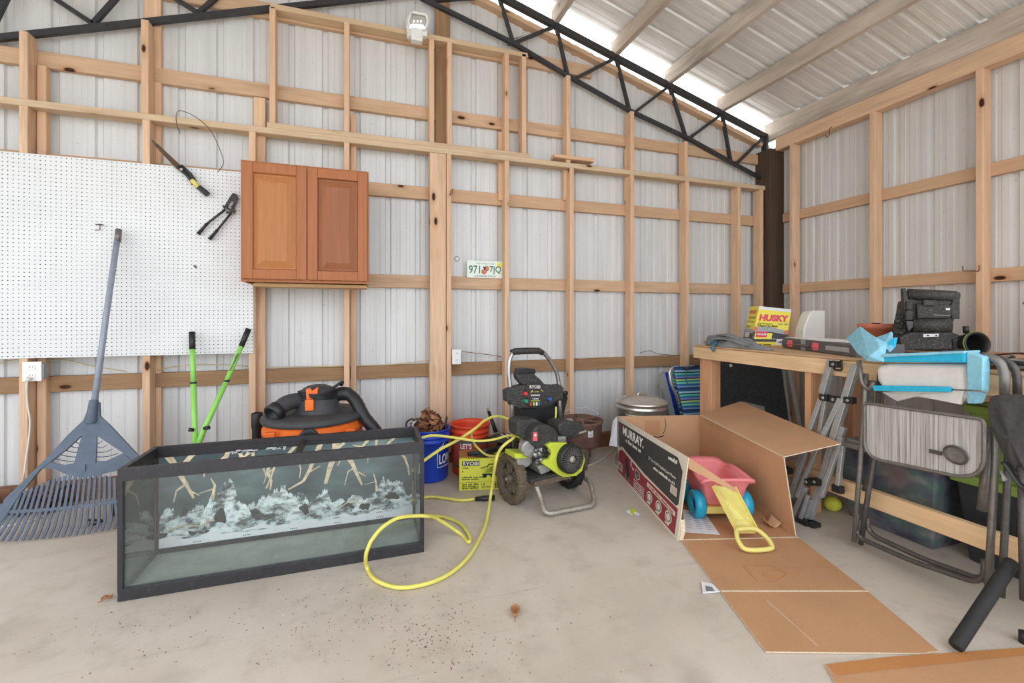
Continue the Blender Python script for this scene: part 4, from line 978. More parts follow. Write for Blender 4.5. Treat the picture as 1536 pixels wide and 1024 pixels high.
w0, w1 = atY(744,648,3.22), atY(733,617,3.30); MB().tube([w0, w1], [.016,.012], 'black', 12).build('wand', t)
MB().tube([w1, atY(731,612,3.31)], .009, 'chrome', 10).build('wand_tip', t)
# ------------------------------------------------------------------ pressure washer
O = V((1.11, 2.745, 0)); RZ = math.atan2(.225, .974)
pw = thing('pressure_washer', 'muddy lime green and black petrol pressure washer with an upright steel handle', 'pressure washer', O, RZ)
MW = pw.matrix_basis
fw = MW.to_3x3() @ V((0,-1,0)); rt_ = MW.to_3x3() @ V((1,0,0))
def lp(a, bk, z): return MW @ V((a, bk, z))
def hp(px, py, bk=0.0): return atPl(px, py, lp(0, bk, 0), fw)         # pixel on a plane facing the machine's front
# wheels
def wheel(a, bk, R_, nm, mud):
    T = MW @ Matrix.Translation((a, bk, R_)) @ Matrix.Rotation(PI/2, 4, 'Y')
    o = MB().lathe([(R_*.74,-.026),(R_*.9,-.034),(R_,-.026),(R_*1.0,.026),(R_*.9,.034),(R_*.74,.026),(R_*.74,-.026)], mud, T, 36).build(nm, pw)
    b = MB()
    for i in range(30):
        an = 2*PI*i/30; c = V((R_*1.0*math.cos(an), R_*1.0*math.sin(an), 0)); m = T @ Matrix.Translation(c) @ Matrix.Rotation(an,4,'Z'); b.box((0,0,.012*(-1)**i), (.008,.014,.032), mud, m)
    b.lathe([(R_*.76,-.02),(R_*.68,-.018),(R_*.68,.018),(R_*.76,.02)], 'mud_hub', T, 32); b.lathe([(.001,-.03),(.022,-.03),(.028,-.02),(.028,.02),(.022,.03),(.001,.03)], 'mud_hub', T, 18)
    for i in range(5):
        an = 2*PI*i/5+.4; d = V((math.cos(an), math.sin(an), 0)); e = V((-math.sin(an), math.cos(an), 0))
        for sgn in (-1,1):
            pts = [d*.024+e*.012*sgn, d*R_*.45+e*.022*sgn, d*R_*.71+e*.034*sgn]
            b.tube([T @ p for p in pts], .009, 'mud_hub', 8)
        b.add([T @ V((*(d*k1+e*k2).xy, 0)) for k1, k2 in ((.02,-.012),(.02,.012),(R_*.7,.03),(R_*.7,-.03))], [(0,1,2,3)], 'mud_hub')
    rim_ = b.build('wheel_rim', None); wm = rim_.location.copy(); rim_.parent = o; rim_.matrix_basis = MW.inverted() @ Matrix.Translation(wm)
    MB().lathe([(.001,-.032),(.012,-.032),(.012,-.04),(.001,-.042)], 'chrome', T, 12).build('axle_nut', pw)
wheel(-.232, .0, .150, 'wheel', 'muddy'); wheel(.235, .02, .150, 'wheel', 'rubber')
MB().cyl(lp(-.22,0,.15), lp(.22,.01,.15), .010, 'dirty_steel', 12).build('axle', pw)
# lower frame with the U shaped foot
b = MB()
f0, f1 = atZ(822,771,.018), atZ(893,757,.018)
lft = [lp(-.17,.10,.17), lp(-.165,-.06,.165), hp(799,716,-.14), hp(811,745,-.20), f0+fw*.0+V((-.02,0,0)), (f0+f1)/2, f1, hp(885,722,-.20), hp(876,716,-.10), lp(.17,-.02,.17), lp(.17,.10,.17)]
b.tube(fillet(lft, .05, 6), .0155, 'dirty_steel', 14); b.build('frame', pw)
MB().box((0,0,0), (.40,.27,.022), 'black_mach', MW @ Matrix.Translation((-.01,-.055,.185))).box((0,0,0), (.26,.10,.04), 'muddy', MW @ Matrix.Translation((-.05,-.14,.165))).build('base_plate', pw, bevel=.004)
# handle
hl = [hp(773,690,.09), hp(767,600,.09), hp(763,560,.10), hp(764,540,.10), hp(769,528,.10), hp(778,526.5,.10)]
hr = [hp(806,526,.10), hp(815,528,.10), hp(825,540,.10), hp(835,558,.10), hp(838,572,.10), hp(839,600,.09), hp(842,650,.09)]
MB().tube(fillet(hl, .03), .0145, 'chrome', 16).tube(fillet(hr, .03), .0145, 'chrome', 16).build('handle', pw)
MB().tube([hp(767,528.5,.10), hp(772,527,.10), hp(790,526,.10), hp(808,526,.10), hp(814,529,.10)], [.019,.0225,.0225,.0225,.018], 'black_mach', 16).build('handle_grip', pw)
# console
def pr(px_list, bk, d, m, mb=None): return (mb or MB()).prism([hp(x, y, bk) for x, y in px_list], -fw*d, m)
bk0 = .05
pr([(760,586),(772,580),(786,577),(818,577),(833,578),(842,577),(846,582),(845,598),(838,600),(822,606),(806,611),(788,611),(772,607),(761,602)], bk0, .06, 'dusty_black').build('console', pw, bevel=.005)
pr([(784,577),(777,569),(775,561),(778,553),(790,552),(801,553),(803,562),(812,570),(818,577)], bk0+.005, .05, 'dusty_black').build('gun_rest', pw, bevel=.006)
b = pr([(777,553),(803,553),(804,559),(776,561)], bk0-.01, .02, 'black'); b.build('rest_lip', pw, bevel=.004)
pl_ = pr([(789,580),(793,574),(814,574),(817,578),(817,606),(806,609),(792,609)], bk0-.012, .012, 'black_mach').build('label_plate', pw, bevel=.002)
g = MB(); hx = (hp(815,590,bk0-.0135)-hp(792,590,bk0-.0135)).normalized(); yy = V((0,0,1))
g.text('RYOBI', 'white_ink', hp(794.5,582.3,bk0-.0135), hx, yy, width=.085, height=.021, bold=.02)
g.text('~xxx xxxxxx', 'yellow_ink', hp(797,588,bk0-.0135), hx, yy, width=.06, height=.007)
g.text('2900PSI', 'white_ink', hp(796,594,bk0-.0135), hx, yy, width=.072, height=.011, bold=.03)
g.text('2.5GPM', 'white_ink', hp(798.5,599,bk0-.0135), hx, yy, width=.05, height=.009, bold=.02)
for a, c in (((796,588.5),(799,585)), ((815,587),(811,584))): g.bar(hp(*a,bk0-.0135), hp(*c,bk0-.0135), .003, .001, 'yellow_ink', up=tuple(fw))
g.add([hp(796,600.5,bk0-.0137), hp(810,600.5,bk0-.0137), hp(810,601.3,bk0-.0137), hp(796,601.3,bk0-.0137)], [(0,1,2,3)], 'lime')
for x, m in ((796,'red_btn'), (801,'lime'), (805,'white_ink'), (809,'blue_btn')): g.add([hp(x-1.3,608,bk0-.0135), hp(x+1.3,608,bk0-.0135), hp(x+1.1,603,bk0-.0135), hp(x-1.1,603,bk0-.0135)], [(0,1,2,3)], m)
g.build('label_print', pw)
for x, y, m in ((787,590,'red_btn'), (787.5,601,'green_btn'), (823,598,'blue_btn')):
    c = hp(x, y, bk0); MB().cyl(c, c+fw*.022, .0145, m, 18, .012).build('nozzle', pw, bevel=.002)
for x0, x1, y0, y1 in ((761,772,585,606), (831,845,579,600)):
    MB().tube([hp((x0+x1)/2,y0,.095), hp((x0+x1)/2,y1,.092)], .021, 'dusty_black', 14).build('handle_clamp', pw)
    c = hp(x1+2 if x0 > 800 else x0-1, (y0+y1)/2, .10); MB().tube([c-rt_*.016, c+rt_*.016], [.014,.018], 'black', 12).build('clamp_knob', pw)
pr([(838,600),(846,590),(850,588),(852,598),(848,612),(845,628),(838,630)], .12, .04, 'black').build('gun_holster', pw, bevel=.004)
pr([(780,611),(806,611),(826,606),(838,601),(838,640),(828,646),(800,648),(781,646)], .12, .10, 'black').build('soap_tank', pw, bevel=.01)
# engine block
def eb(a0, a1, b0, b1, z0, z1, m, nm, bev=.012, tilt=0):
    MB().box((0,0,0), (a1-a0, b1-b0, z1-z0), m, MW @ Matrix.Translation(((a0+a1)/2,(b0+b1)/2,(z0+z1)/2))).build(nm, pw, bevel=bev, seg=3)
zpx = lambda px, py, bk: hp(px, py, bk).z
axx = lambda px, py, bk: (MW.inverted() @ hp(px, py, bk)).x
eb(-.12,.12,-.12,.10,.20,.40,'silver','engine_block',.015)
b = MB()
for k in range(6): b.box((0,0,0), (.16,.15,.007), 'silver', MW @ Matrix.Translation((-.04,-.06,.27+.022*k)))
b.build('cooling_fins', pw)
A = axx
b = pr([(776,633),(783,629),(806,629),(813,634),(811,652),(803,658),(785,658),(777,652)], -.10, .12, 'dusty_black'); b.build('air_filter', pw, bevel=.012)
b = pr([(799,646),(806,638),(822,637),(834,643),(838,650),(838,667),(828,672),(806,672),(797,665)], -.17, .10, 'black_mach'); b.build('muffler_shroud', pw, bevel=.012)
g = MB().add([hp(x, y, -.1715) for x, y in ((800,648),(806,648),(806,661),(799,661))], [(0,1,2,3)], 'latch_red'); g.add([hp(x, y, -.1725) for x, y in ((801.5,651),(804.5,651),(804.5,654),(801.5,654))], [(0,1,2,3)], 'white_ink'); g.build('warning_sticker', pw)
b = pr([(838,636),(846,632),(871,633),(877,640),(877,650),(868,658),(848,657),(838,650)], -.12, .14, 'dusty_black'); b.build('fuel_tank', pw, bevel=.018)
c = hp(853.5,633,-.05); MB().lathe([(.03,-.012),(.032,.0),(.032,.014),(.027,.02),(.001,.021)], 'chrome', Matrix.Translation(c), 20).lathe([(.034,-.012),(.03,-.03),(.001,-.03)], 'black', Matrix.Translation(c), 18).build('fuel_cap', pw)
b = pr([(784,668),(789,662),(796,661),(803,670),(802,683),(797,688),(788,684),(783,676)], -.14, .05, 'silver'); b.build('valve_cover', pw, bevel=.008)
# lime cowl with the recoil starter
cc0 = hp(859,689,-.235)
cw = [(821,668),(829,664),(851,664),(858,668),(875,676),(878,690),(874,706),(865,714),(846,716),(838,712),(815,696),(816,690),(826,688),(828,678)]
pr(cw, -.20, .035, 'lime').build('cowl', pw, bevel=.006)
MB().tube([cc0+fw*-.06, cc0+fw*.0], .086, 'black_mach', 30).build('starter_housing', pw)
cc = hp(859,689,-.245); q = fw.to_track_quat('Z','Y').to_matrix().to_4x4(); q.translation = cc-fw*.025
b = MB().lathe([(.092,-.02),(.092,.018),(.086,.028),(.078,.028),(.076,.014)], 'black', q, 36).lathe([(.001,.012),(.076,.010)], 'rubber', q, 30)
b.build('recoil_starter', pw)
b = MB()
for i in range(30):
    an = 2*PI*i/30; b.bar(q @ V((.030*math.cos(an+.3), .030*math.sin(an+.3), .026)), q @ V((.080*math.cos(an), .080*math.sin(an), .024)), .0042, .006, 'grey_tube', up=tuple(fw))
b.build('starter_grille', pw)
MB().lathe([(.001,.036),(.018,.034),(.024,.02)], 'dirty_steel', q, 16).build('starter_badge', pw)
MB().tube([hp(868,650,-.2), hp(880,646,-.22)], .007, 'dirty_steel', 8).build('starter_pull', pw)
b = MB(); rr = random.Random(4)
for i in range(26): 
    x, y = rr.uniform(802,836), rr.uniform(672,690); c = hp(x, y, -.16+rr.uniform(-.02,.02)); b.ball(c, rr.uniform(.007,.014), rr.choice(['silver','silver','black_mach']), n=8)
b.tube(spline([hp(800,690,-.15), hp(812,684,-.2), hp(826,680,-.18)],4), .006, 'black', 6); b.build('carburettor', pw)
pr([(776,686),(798,683),(799,694),(790,702),(777,698)], -.10, .10, 'silver').build('pump', pw, bevel=.008)
pr([(772,680),(797,680),(798,687),(773,688)], -.11, .12, 'lime').build('pump_cover', pw, bevel=.004)
pr([(806,700),(822,694),(826,706),(812,712)], -.16, .05, 'silver').build('exhaust_plate', pw, bevel=.004)
b = MB().tube(spline([hp(783,676,-.02), hp(789,690,.02), hp(782,655,.06), hp(785,640,.1), hp(800,634,.08)],6), .008, 'hose', 8).tube(spline([hp(825,642,.06), hp(833,628,.02), hp(834,610,.04)],5), .007, 'hose', 8).build('supply_tube', pw)
b = MB(); 
for px, py, z in ((0,0,0),): b.box((0,0,0), (.03,.05,.13), 'grey_tube_dark', MW @ Matrix.Translation((.225,-.16,.235)))
b.build('side_bracket', pw, bevel=.003)
# ------------------------------------------------------------------ yellow hose
def fl(px, py, z=.012): return atZ(px, py, z)
hose = spline([lp(-.10,-.10,.27), hp(783,652,.0), hp(766,660,-.05), atY(752,672,2.62), atY(744,690,2.55), fl(737,735,.10), fl(732,770,.03), fl(724,798), fl(700,838), fl(660,868), fl(605,881), fl(566,871), fl(551,852), atY(549,832,2.13), atY(556,812,2.13)], 8)
lp2 = spline([atY(556,812,2.13), atY(572,792,2.15), atY(596,777,2.18), atY(622,773.5,2.215), atY(640,774,2.232), atY(656,778,2.33), fl(690,800), fl(703,813), fl(704,803), fl(690,785), fl(668,776), fl(645,773), V((.2,2.70,.012)), V((.06,2.74,.012))], 8)
tail = spline([V((.06,2.74,.012)), V((.02,2.79,.012)), V((.10,2.85,.012)), V((.22,2.88,.012)), fl(645,745), fl(690,750), fl(713,748)], 6)
hz = thing('pressure_hose', 'long yellow pressure hose looping from the washer across the tank corner and floor', 'hose', (.6,2.4,0))
MB().tube(hose+lp2[1:]+tail[1:], .0088, 'hose', 12).build('hose_line', hz)
e = fl(713,748,.018); e2 = fl(742,746,.018); MB().tube([e, e+(e2-e)*.3, e+(e2-e)*.35, e2], [.012,.014,.017,.017], 'black', 12).build('hose_coupling', hz)
tagp = spline([atY(634,692,2.66), atY(660,674,2.70), atY(688,659,2.76), atY(712,643,2.85), atY(728,630,2.93), atY(745,624,2.95), atY(762,628,2.94), hp(776,637,.04), hp(786,646,.02)], 8)
h2 = spline([V((-.1,2.645,.3)), V((.08,2.645,.40)), V((.22,2.65,.43)), atY(634,656,2.65), atY(652,653,2.66), atY(680,656,2.69), atY(715,661,2.72), atY(740,659,2.74), atY(764,653,2.74), hp(781,655,-.06)], 8)
h2a = spline([atY(634,692,2.66), V((.2,2.665,.22)), V((.08,2.67,.06)), V((-.1,2.655,.012))], 6)
hy = thing('garden_hose', 'yellow hose strung in the air from the orange bucket to behind the washer handle', 'hose', (.6,2.8,0))
MB().tube(list(reversed(h2a))+tagp[1:], .0092, 'hose', 12).build('hose_line', hy)
h3 = spline([atY(712,643,2.855), atY(707,650,2.90), atY(710,662,2.94), atY(716,671,2.96), atY(730,682,2.93), atY(746,684,2.93)], 8)
MB().tube(h3, .0075, 'hose', 10).build('branch_line', hy)
hb = thing('hose_strand', 'straight yellow hose strand sagging from the tank corner to the washer', 'hose', (.6,2.6,0))
MB().tube(h2, .0078, 'hose', 10).build('hose_line', hb)
# ------------------------------------------------------------------ brown drum burner
dx, dy, z0, z1 = 1.675, 3.30, .13, .335
t = thing('metal_drum', 'brown rusty metal drum with a spoked top and wire handle beside the stock pot', 'drum', (dx, dy, 0)); T = Matrix.Translation((dx, dy, 0))
MB().lathe([(.001,z0),(.155,z0),(.165,z0+.02),(.178,z1-.03),(.185,z1-.02),(.188,z1),(.172,z1),(.168,z1-.04),(.15,z0+.03),(.001,z0+.02)], 'brown_iron', T, 40).build('drum', t)
b = MB()
for i in range(6): a = 2*PI*i/6+.2; b.bar(T @ V((.03*math.cos(a), .03*math.sin(a), z1-.006)), T @ V((.176*math.cos(a), .176*math.sin(a), z1-.004)), .022, .012, 'brown_iron')
b.lathe([(.001,z1+.012),(.045,z1+.008),(.05,z1-.012)], 'brown_iron', T, 20); b.build('spoked_top', t)
MB().tube(arc((dx, dy, z1-.02), .18, PI*.12, PI*.88, 18, V((.9,-.3,0)), V((.05,.1,.62))), .0035, 'chrome', 8).build('bail_handle', t)
for a in (.5, 2.6, 4.7): MB().cyl(T @ V((.13*math.cos(a), .13*math.sin(a), 0)), T @ V((.13*math.cos(a), .13*math.sin(a), z0+.01)), .014, 'brown_iron', 10).build('leg', t)
a = math.atan2(-dy, -dx)+.35; f = lambda q, z: T @ V(((.1755+.001)*math.cos(a+q), (.1755+.001)*math.sin(a+q), z))
MB().add([f(.0,z0+.10), f(.25,z0+.10), f(.25,z0+.15), f(.0,z0+.15)], [(0,1,2,3)], 'paper').add([f(.03,z0+.115), f(.2,z0+.115), f(.2,z0+.12), f(.03,z0+.12)], [(0,1,2,3)], 'greyink').build('label', t)
# white cable on the floor
tag(MB().tube(spline([fl(862,700,.006), fl(885,697,.006), fl(905,688,.006), fl(926,672,.006), V((1.86,3.08,.006)), V((2.0,3.0,.006))], 6), .005, 'white_cable', 8).build('gas_line'), 'thin white line on the floor running behind the printed carton', 'cable')
# ------------------------------------------------------------------ stock pot
sx, sy, R0, Hh = 2.165, 3.155, .208, .475
t = thing('stock_pot', 'large lidded aluminium stock pot on the floor behind the open carton', 'pot', (sx, sy, 0)); T = Matrix.Translation((sx, sy, 0))
MB().lathe([(.001,0),(R0-.02,0),(R0-.008,.012),(R0-.006,Hh-.05),(R0-.003,Hh-.045),(R0-.003,Hh-.035),(R0-.006,Hh-.03),(R0-.006,Hh),(R0,Hh),(R0,Hh+.008),(.001,Hh+.002)], 'alu', T, 48).build('pot', t)
MB().lathe([(R0+.004,Hh-.004),(R0+.006,Hh+.008),(R0-.01,Hh+.014),(.14,Hh+.040),(.06,Hh+.052),(.001,Hh+.054)], 'alu', T, 48).build('lid', t)
hk = [V((-.042,0,Hh+.05)), V((-.036,0,Hh+.072)), V((.036,0,Hh+.072)), V((.042,0,Hh+.05))]; MB().tube([T @ p for p in fillet(hk,.015)], .008, 'alu', 10).build('lid_handle', t)
for a in (-2.45, .7):
    d, e = V((math.cos(a), math.sin(a), 0)), V((-math.sin(a), math.cos(a), 0))
    MB().tube([T @ p for p in fillet([d*(R0-.01)+e*.06+V((0,0,Hh-.075)), d*(R0+.045)+e*.055+V((0,0,Hh-.07)), d*(R0+.045)-e*.055+V((0,0,Hh-.07)), d*(R0-.01)-e*.06+V((0,0,Hh-.075))], .02)], .007, 'alu', 10).build('handle', t)
# ------------------------------------------------------------------ striped beach chair and blue board behind it
def stripes():
    q = NT('striped_beach_fabric'); s = q.n('ShaderNodeSeparateXYZ'); q.set(s.inputs[0], q.coord('Object'))
    z = q.math('FRACT', q.math('MULTIPLY', s.outputs[2], 5.6))
    cr = [(0,(36,52,104)),(.08,(112,150,196)),(.16,(40,90,150)),(.24,(112,196,180)),(.33,(44,130,146)),(.40,(176,206,120)),(.47,(48,58,96)),(.53,(120,132,190)),(.60,(36,110,150)),(.68,(96,190,176)),(.76,(30,44,80)),(.82,(150,190,210)),(.9,(42,84,140))]
    c = q.ramp(z, [(p, srgb(*v)) for p, v in cr]); [n for n in q.t.nodes if n.type == 'VALTORGB'][-1].color_ramp.interpolation = 'CONSTANT'
    return q.bsdf(c, .85)
M['stripes'] = stripes()
yc = 3.30
t = thing('beach_chair', 'folded striped blue and green beach chair beside the workbench leg', 'chair', (2.72, yc, 0))
tl, tr_, br_, bl_ = atY(1011,549,yc), atY(1060,547,yc), atY(1062,640,yc-.15), atY(1016,640,yc-.15)
vd = lambda p: V((p.x, p.y, max(p.z,.02)))
bl3, br3 = V((tl.x+.02, yc-.16, .06)), V((tr_.x+.02, yc-.16, .06))
MB().grid(lambda u, v: (tl*(1-u)+tr_*u)*(1-v)+(bl3*(1-u)+br3*u)*v+V((0, .012*math.sin(v*9)-.012*math.sin(u*PI), .006*math.cos(u*12))), 14, 24, 'stripes').build('fabric', t, solid=.012)
MB().grid(lambda u, v: (tl*(1-u)+tr_*u)*(1-v)+(bl3*(1-u)+br3*u)*v+V((.02, .055+.01*math.sin(v*7), -.02)), 10, 12, 'stripes').build('seat_fabric', t, solid=.01)
MB().tube(fillet([atY(1010,551,yc-.03), atY(1004,556,yc-.03), atY(1006,575,yc-.04), atY(1018,600,yc-.05), atY(1026,609,yc-.05), atY(1048,610,yc-.05)], .06, 8), .0125, 'alu', 12).build('frame_tube', t)
MB().tube(fillet([atY(1030,549,yc-.03), atY(1028,566,yc-.04), atY(1040,600,yc-.05), atY(1042,625,yc-.06)], .04), .008, 'blue_fabric', 8, flat=.4).build('carry_strap', t)
MB().tube(fillet([atY(1024,551,yc-.03), atY(1030,554,yc-.05), atY(1045,548,yc-.05), atY(1052,551,yc-.03)], .02), .009, 'black', 8).build('top_strap', t)
MB().cyl(V((tl.x+.06,3.18,0)), V((tl.x+.06,3.2,.1)), .012, 'alu', 10).cyl(V((tr_.x-.02,3.18,0)), V((tr_.x-.02,3.2,.1)), .012, 'alu', 10).build('foot_tube', t)
yb2 = 3.44; P_ = [atY(990,562,yb2), atY(997,556,yb2), atY(1012,640,yb2-.1), atY(1006,640,yb2-.1)]
t = thing('leaning_board', 'grey board edge with bright blue panel leaning left of the striped chair', 'board', (P_[0].x, yb2, 0))
q0, q1 = V((P_[0].x, yb2, P_[0].z)), V((P_[0].x+.10, yb2-.12, .0))
MB().prism([q0, q0+V((.05,0,.03)), q1+V((.06,0,0)), q1], (0,.02,0), 'light_grey').build('edge_board', t)
MB().prism([q0+V((.055,-.004,.02)), q0+V((.11,-.004,.02)), V((q1.x+.06,q1.y+.06,.27)), V((q1.x+.03,q1.y+.06,.27))], (0,.015,0), 'blue_bucket').build('blue_panel', t)
MB().tube([V((q1.x+.02,3.27,.30)), V((q1.x+.04,3.24,.02))], .009, 'white', 8).build('side_rail', t)
# ------------------------------------------------------------------ printed carton lying open
K = dict(lb=V((1.815,2.954,0)), lf=V((1.557,1.957,0)), rb=V((2.44,2.806,0)), rf=V((2.183,1.787,0)))
HB = .42
t = thing('mower_carton', 'big open brown carton with a black and maroon printed side holding a toy wagon', 'box', (K['lb']+K['rf'])/2)
th = .006
lbt, lft_ = K['lb']+V((0,0,HB)), V((1.646,1.98,HB)); rbt = K['rb']+V((0,0,HB)); rft = V((2.125,1.81,HB+.005))
def panel(q, mat_in, mat_out, nm, inward, lab=None):
    o = MB().prism(q, V(inward).normalized()*th, mat_out, 'card_edge', mat_in).build(nm, t)
    if lab: o['label'] = lab
    return o
el = (K['lf']-K['lb']).normalized(); inn = V((-el.y, el.x, 0)); inn = inn if inn.x > 0 else -inn
side_p = [K['lb'], K['lf'], lft_, lbt]
panel([K['lb'], K['rb'], rbt, lbt], 'card', 'card', 'back_panel', (0,-1,0))
panel([K['rb'], K['rf'], rft, rbt], 'card', 'card', 'side_panel', -inn)
# print on the panel, drawn in panel coordinates (u back->front, v bottom->top)
def S2(u, v, off=.0012):
    a = side_p[0]*(1-u)+side_p[1]*u; b_ = side_p[3]*(1-u)+side_p[2]*u; return a*(1-v)+b_*v-inn*off
import bmesh
def uvmesh(pts, fs, off, m, cuts=0):
    """flat print drawn in panel coordinates, then laid on the slightly twisted panel"""
    bm = bmesh.new(); vv = [bm.verts.new((u, v, 0)) for u, v in pts]
    for f in fs:
        try: bm.faces.new([vv[i] for i in f])
        except ValueError: pass
    bmesh.ops.triangulate(bm, faces=bm.faces[:])
    for _ in range(cuts): bmesh.ops.subdivide_edges(bm, edges=[e for e in bm.edges if e.calc_length() > .07], cuts=1); bmesh.ops.triangulate(bm, faces=bm.faces[:])
    bm.verts.index_update(); g.add([S2(v.co.x, v.co.y, off) for v in bm.verts], [tuple(v.index for v in f.verts) for f in bm.faces], m); bm.free()
g = MB()
pb_ = MB(); NG = 24
pb_.grid(lambda u, v: S2(u, v, 0), NG, 10, 'cream_ink', False); pb_.grid(lambda u, v: S2(1-u, v, -th), NG, 10, 'card', False)
for va in (0, 1):
    for i in range(NG): u0, u1 = i/NG, (i+1)/NG; pb_.add([S2(u0,va,0), S2(u1,va,0), S2(u1,va,-th), S2(u0,va,-th)], [(0,1,2,3)], 'card_edge')
for ua in (0, 1):
    for i in range(10): u0, u1 = i/10, (i+1)/10; pb_.add([S2(ua,u0,0), S2(ua,u1,0), S2(ua,u1,-th), S2(ua,u0,-th)], [(0,1,2,3)], 'card_edge')
pp_ = pb_.build('printed_panel', t); pp_['label'] = 'black and maroon printed carton side'
def sheetq(pts, m, off=.0012): uvmesh(pts, [tuple(range(len(pts)))], off, m, 5)
sheetq([(.012,.985-.06),(.90,.93),(.965,.80),(.965,.40),(.94,.36),(.50,.40),(.16,.50),(.10,.53),(.05,.48),(.012,.5)], 'black_ink')
sheetq([(.012,.03),(.965,.03),(.965,.345),(.50,.36),(.16,.455),(.10,.47),(.06,.45),(.03,.40),(.012,.34)], 'maroon_ink')
ux = (S2(.9,.5)-S2(.1,.5)).normalized(); vy_ = (S2(.5,.9)-S2(.5,.1)).normalized()
def T2(s, m, u, v, width=None, height=None, bold=0, off=.0024, rise=0):
    tm = MB().text(s, m, (0,0,0), (1,0,0), (0,1,0), size=1, bold=bold); W_ = max(p.x for p in tm.v); H_ = max(p.y for p in tm.v)
    if not width: width = height/H_*W_/1.03
    if not height: height = width*1.03/W_*H_
    g.add([S2(u+p.x/W_*width, v+p.y/H_*height/.42+rise*p.x/W_, off) for p in tm.v], tm.f, m)
T2('MURRAY.', 'white_ink', .105, .745, width=.36, height=.062, bold=.03)
T2('~xx xxxxx xxxxxx xxx', 'white_ink', .165, .655, width=.26, height=.026)
T2('21" 3-in-1 Self Propelled Lawn Mower', 'white_ink', .55, .64, width=.36, height=.024)
T2('~xxxxxxxx xxxxxxxxxxxxxx xx x xx x', 'white_ink', .63, .575, width=.27, height=.017)
T2('~xxxxxxx', 'white_ink', .80, .84, width=.10, height=.022)
T2('W', 'rust_ink', .025, .78, width=.055, height=.05, bold=.05)
sheetq([(.86,.46),(.935,.46),(.935,.56),(.86,.56)], 'cream_ink', .002)
for k in range(4): sheetq([(.868,.475+.02*k),(.927,.475+.02*k),(.927,.482+.02*k),(.868,.482+.02*k)], 'greyink', .0024)
sheetq([(.56,.27),(.945,.23),(.945,.285),(.56,.33)], 'cream_ink', .002)
T2('~xxx xxxx xxxxx x xxxxxxxxx xxxxx', 'maroon_ink', .585, .282, width=.34, height=.016, bold=.02, off=.0028, rise=-.04)
for u in (.61,.745,.875):
    for r_, m, o in ((1,'cream_ink',.002), (.8,'greyink',.0024), (.55,'cream_ink',.0028)):
        g.add([S2(u+.042*r_*math.cos(a), .155+.075*r_*math.sin(a), o) for a in [2*PI*i/20 for i in range(20)]], [tuple(range(20))], m)
    T2('~xxxxx', 'white_ink', u-.035, .055, width=.05, height=.012)
sheetq([(.17,.40),(.205,.385),(.255,.16),(.25,.08),(.205,.07),(.19,.14),(.165,.2)], 'ink', .002)       # mower silhouette
sheetq([(.17,.32),(.176,.32),(.20,.12),(.194,.12)], 'greyink', .0024)
for u0 in (.185,.245): g.add([S2(u0+.018*math.cos(a), .09+.04*math.sin(a), .0026) for a in [2*PI*i/14 for i in range(14)]], [tuple(range(14))], 'greyink')
sheetq([(.36,.36),(.43,.34),(.44,.26),(.40,.21),(.355,.25)], 'cream_ink', .002); sheetq([(.368,.345),(.422,.33),(.43,.265),(.40,.23),(.363,.262)], 'ink', .0024); sheetq([(.378,.31),(.42,.30),(.41,.255),(.375,.27)], 'greyink', .0026)
T2('0', 'white_ink', .265, .325, height=.045); T2('~xxx', 'white_ink', .30, .30, width=.03)
for k, s in enumerate(('~xxxx', '~xx xxx', '~xxxxx')): T2(s, 'white_ink', .02, .19-.05*k, width=.09, height=.015, bold=.02)
for u, w in ((.34,.14),(.46,.07)):
    for k in range(5): T2(('~xxxxx xxxxx xxxxxx','~x xxxxxx xxxxxx','~xxxxxxxxxx xxxxxx','~xxxx xxxxx xxxxx','~xxxxx xxxx xxxx')[k], 'white_ink', u, .19-.032*k-.02, width=w*.9, height=.009)
g.build('printed_artwork', t, recalc=False)
# worn front edge of the panel and loose liner curl
MB().prism([S2(1,0,-.002), S2(1.012,.02,-.004), S2(1.014,.12,-.010), S2(1,.25,-.004)], inn*.02, 'card_edge').build('torn_liner', t)
# top flap of the far side hanging open, back flap tear mark
# white backed end flap showing behind the far corner
o_ = lbt+V((-.004,.002,0)); MB().prism([o_, atY(920,631,2.99), atY(914,668,2.985), V((o_.x,o_.y,.19))], (0,.004,0), 'paper').build('end_flap', t)
a_, b_ = rbt, rft; fa = V((2.735,2.705,.520)); fb = atY(1262,666,1.66)
MB().prism([a_, b_, fb, fa], (0,0,.005), 'card', 'card_edge').build('open_flap', t)
mm = MB(); bt = lambda u, v: (K['lb']*(1-u)+K['rb']*u)*(1-v)+(lbt*(1-u)+rbt*u)*v+V((-.0,-.008,0))
mm.tube([bt(.56,.95), bt(.575,.83), bt(.56,.74), bt(.535,.66)], .0022, 'black_ink', 6).tube([bt(.42,.63), bt(.48,.615), bt(.55,.64)], .0035, 'ink', 6)
mm.add([bt(u,v) for u, v in ((.32,.66),(.50,.66),(.50,.92),(.32,.92))], [(0,1,2,3)], 'card_floor').build('tear_mark', t)
# inner flap folded across the opening (in front of the wagon)
B_ = atY(1106,737,1.79)
MB().prism([lft_+V((.003,0,.0)), lft_+V((.004,0,-.06)), V((B_.x,B_.y,B_.z-.008)), V((B_.x,B_.y,B_.z+.01))], (.0,.006,0), 'card', 'card_edge').build('inner_flap', t)
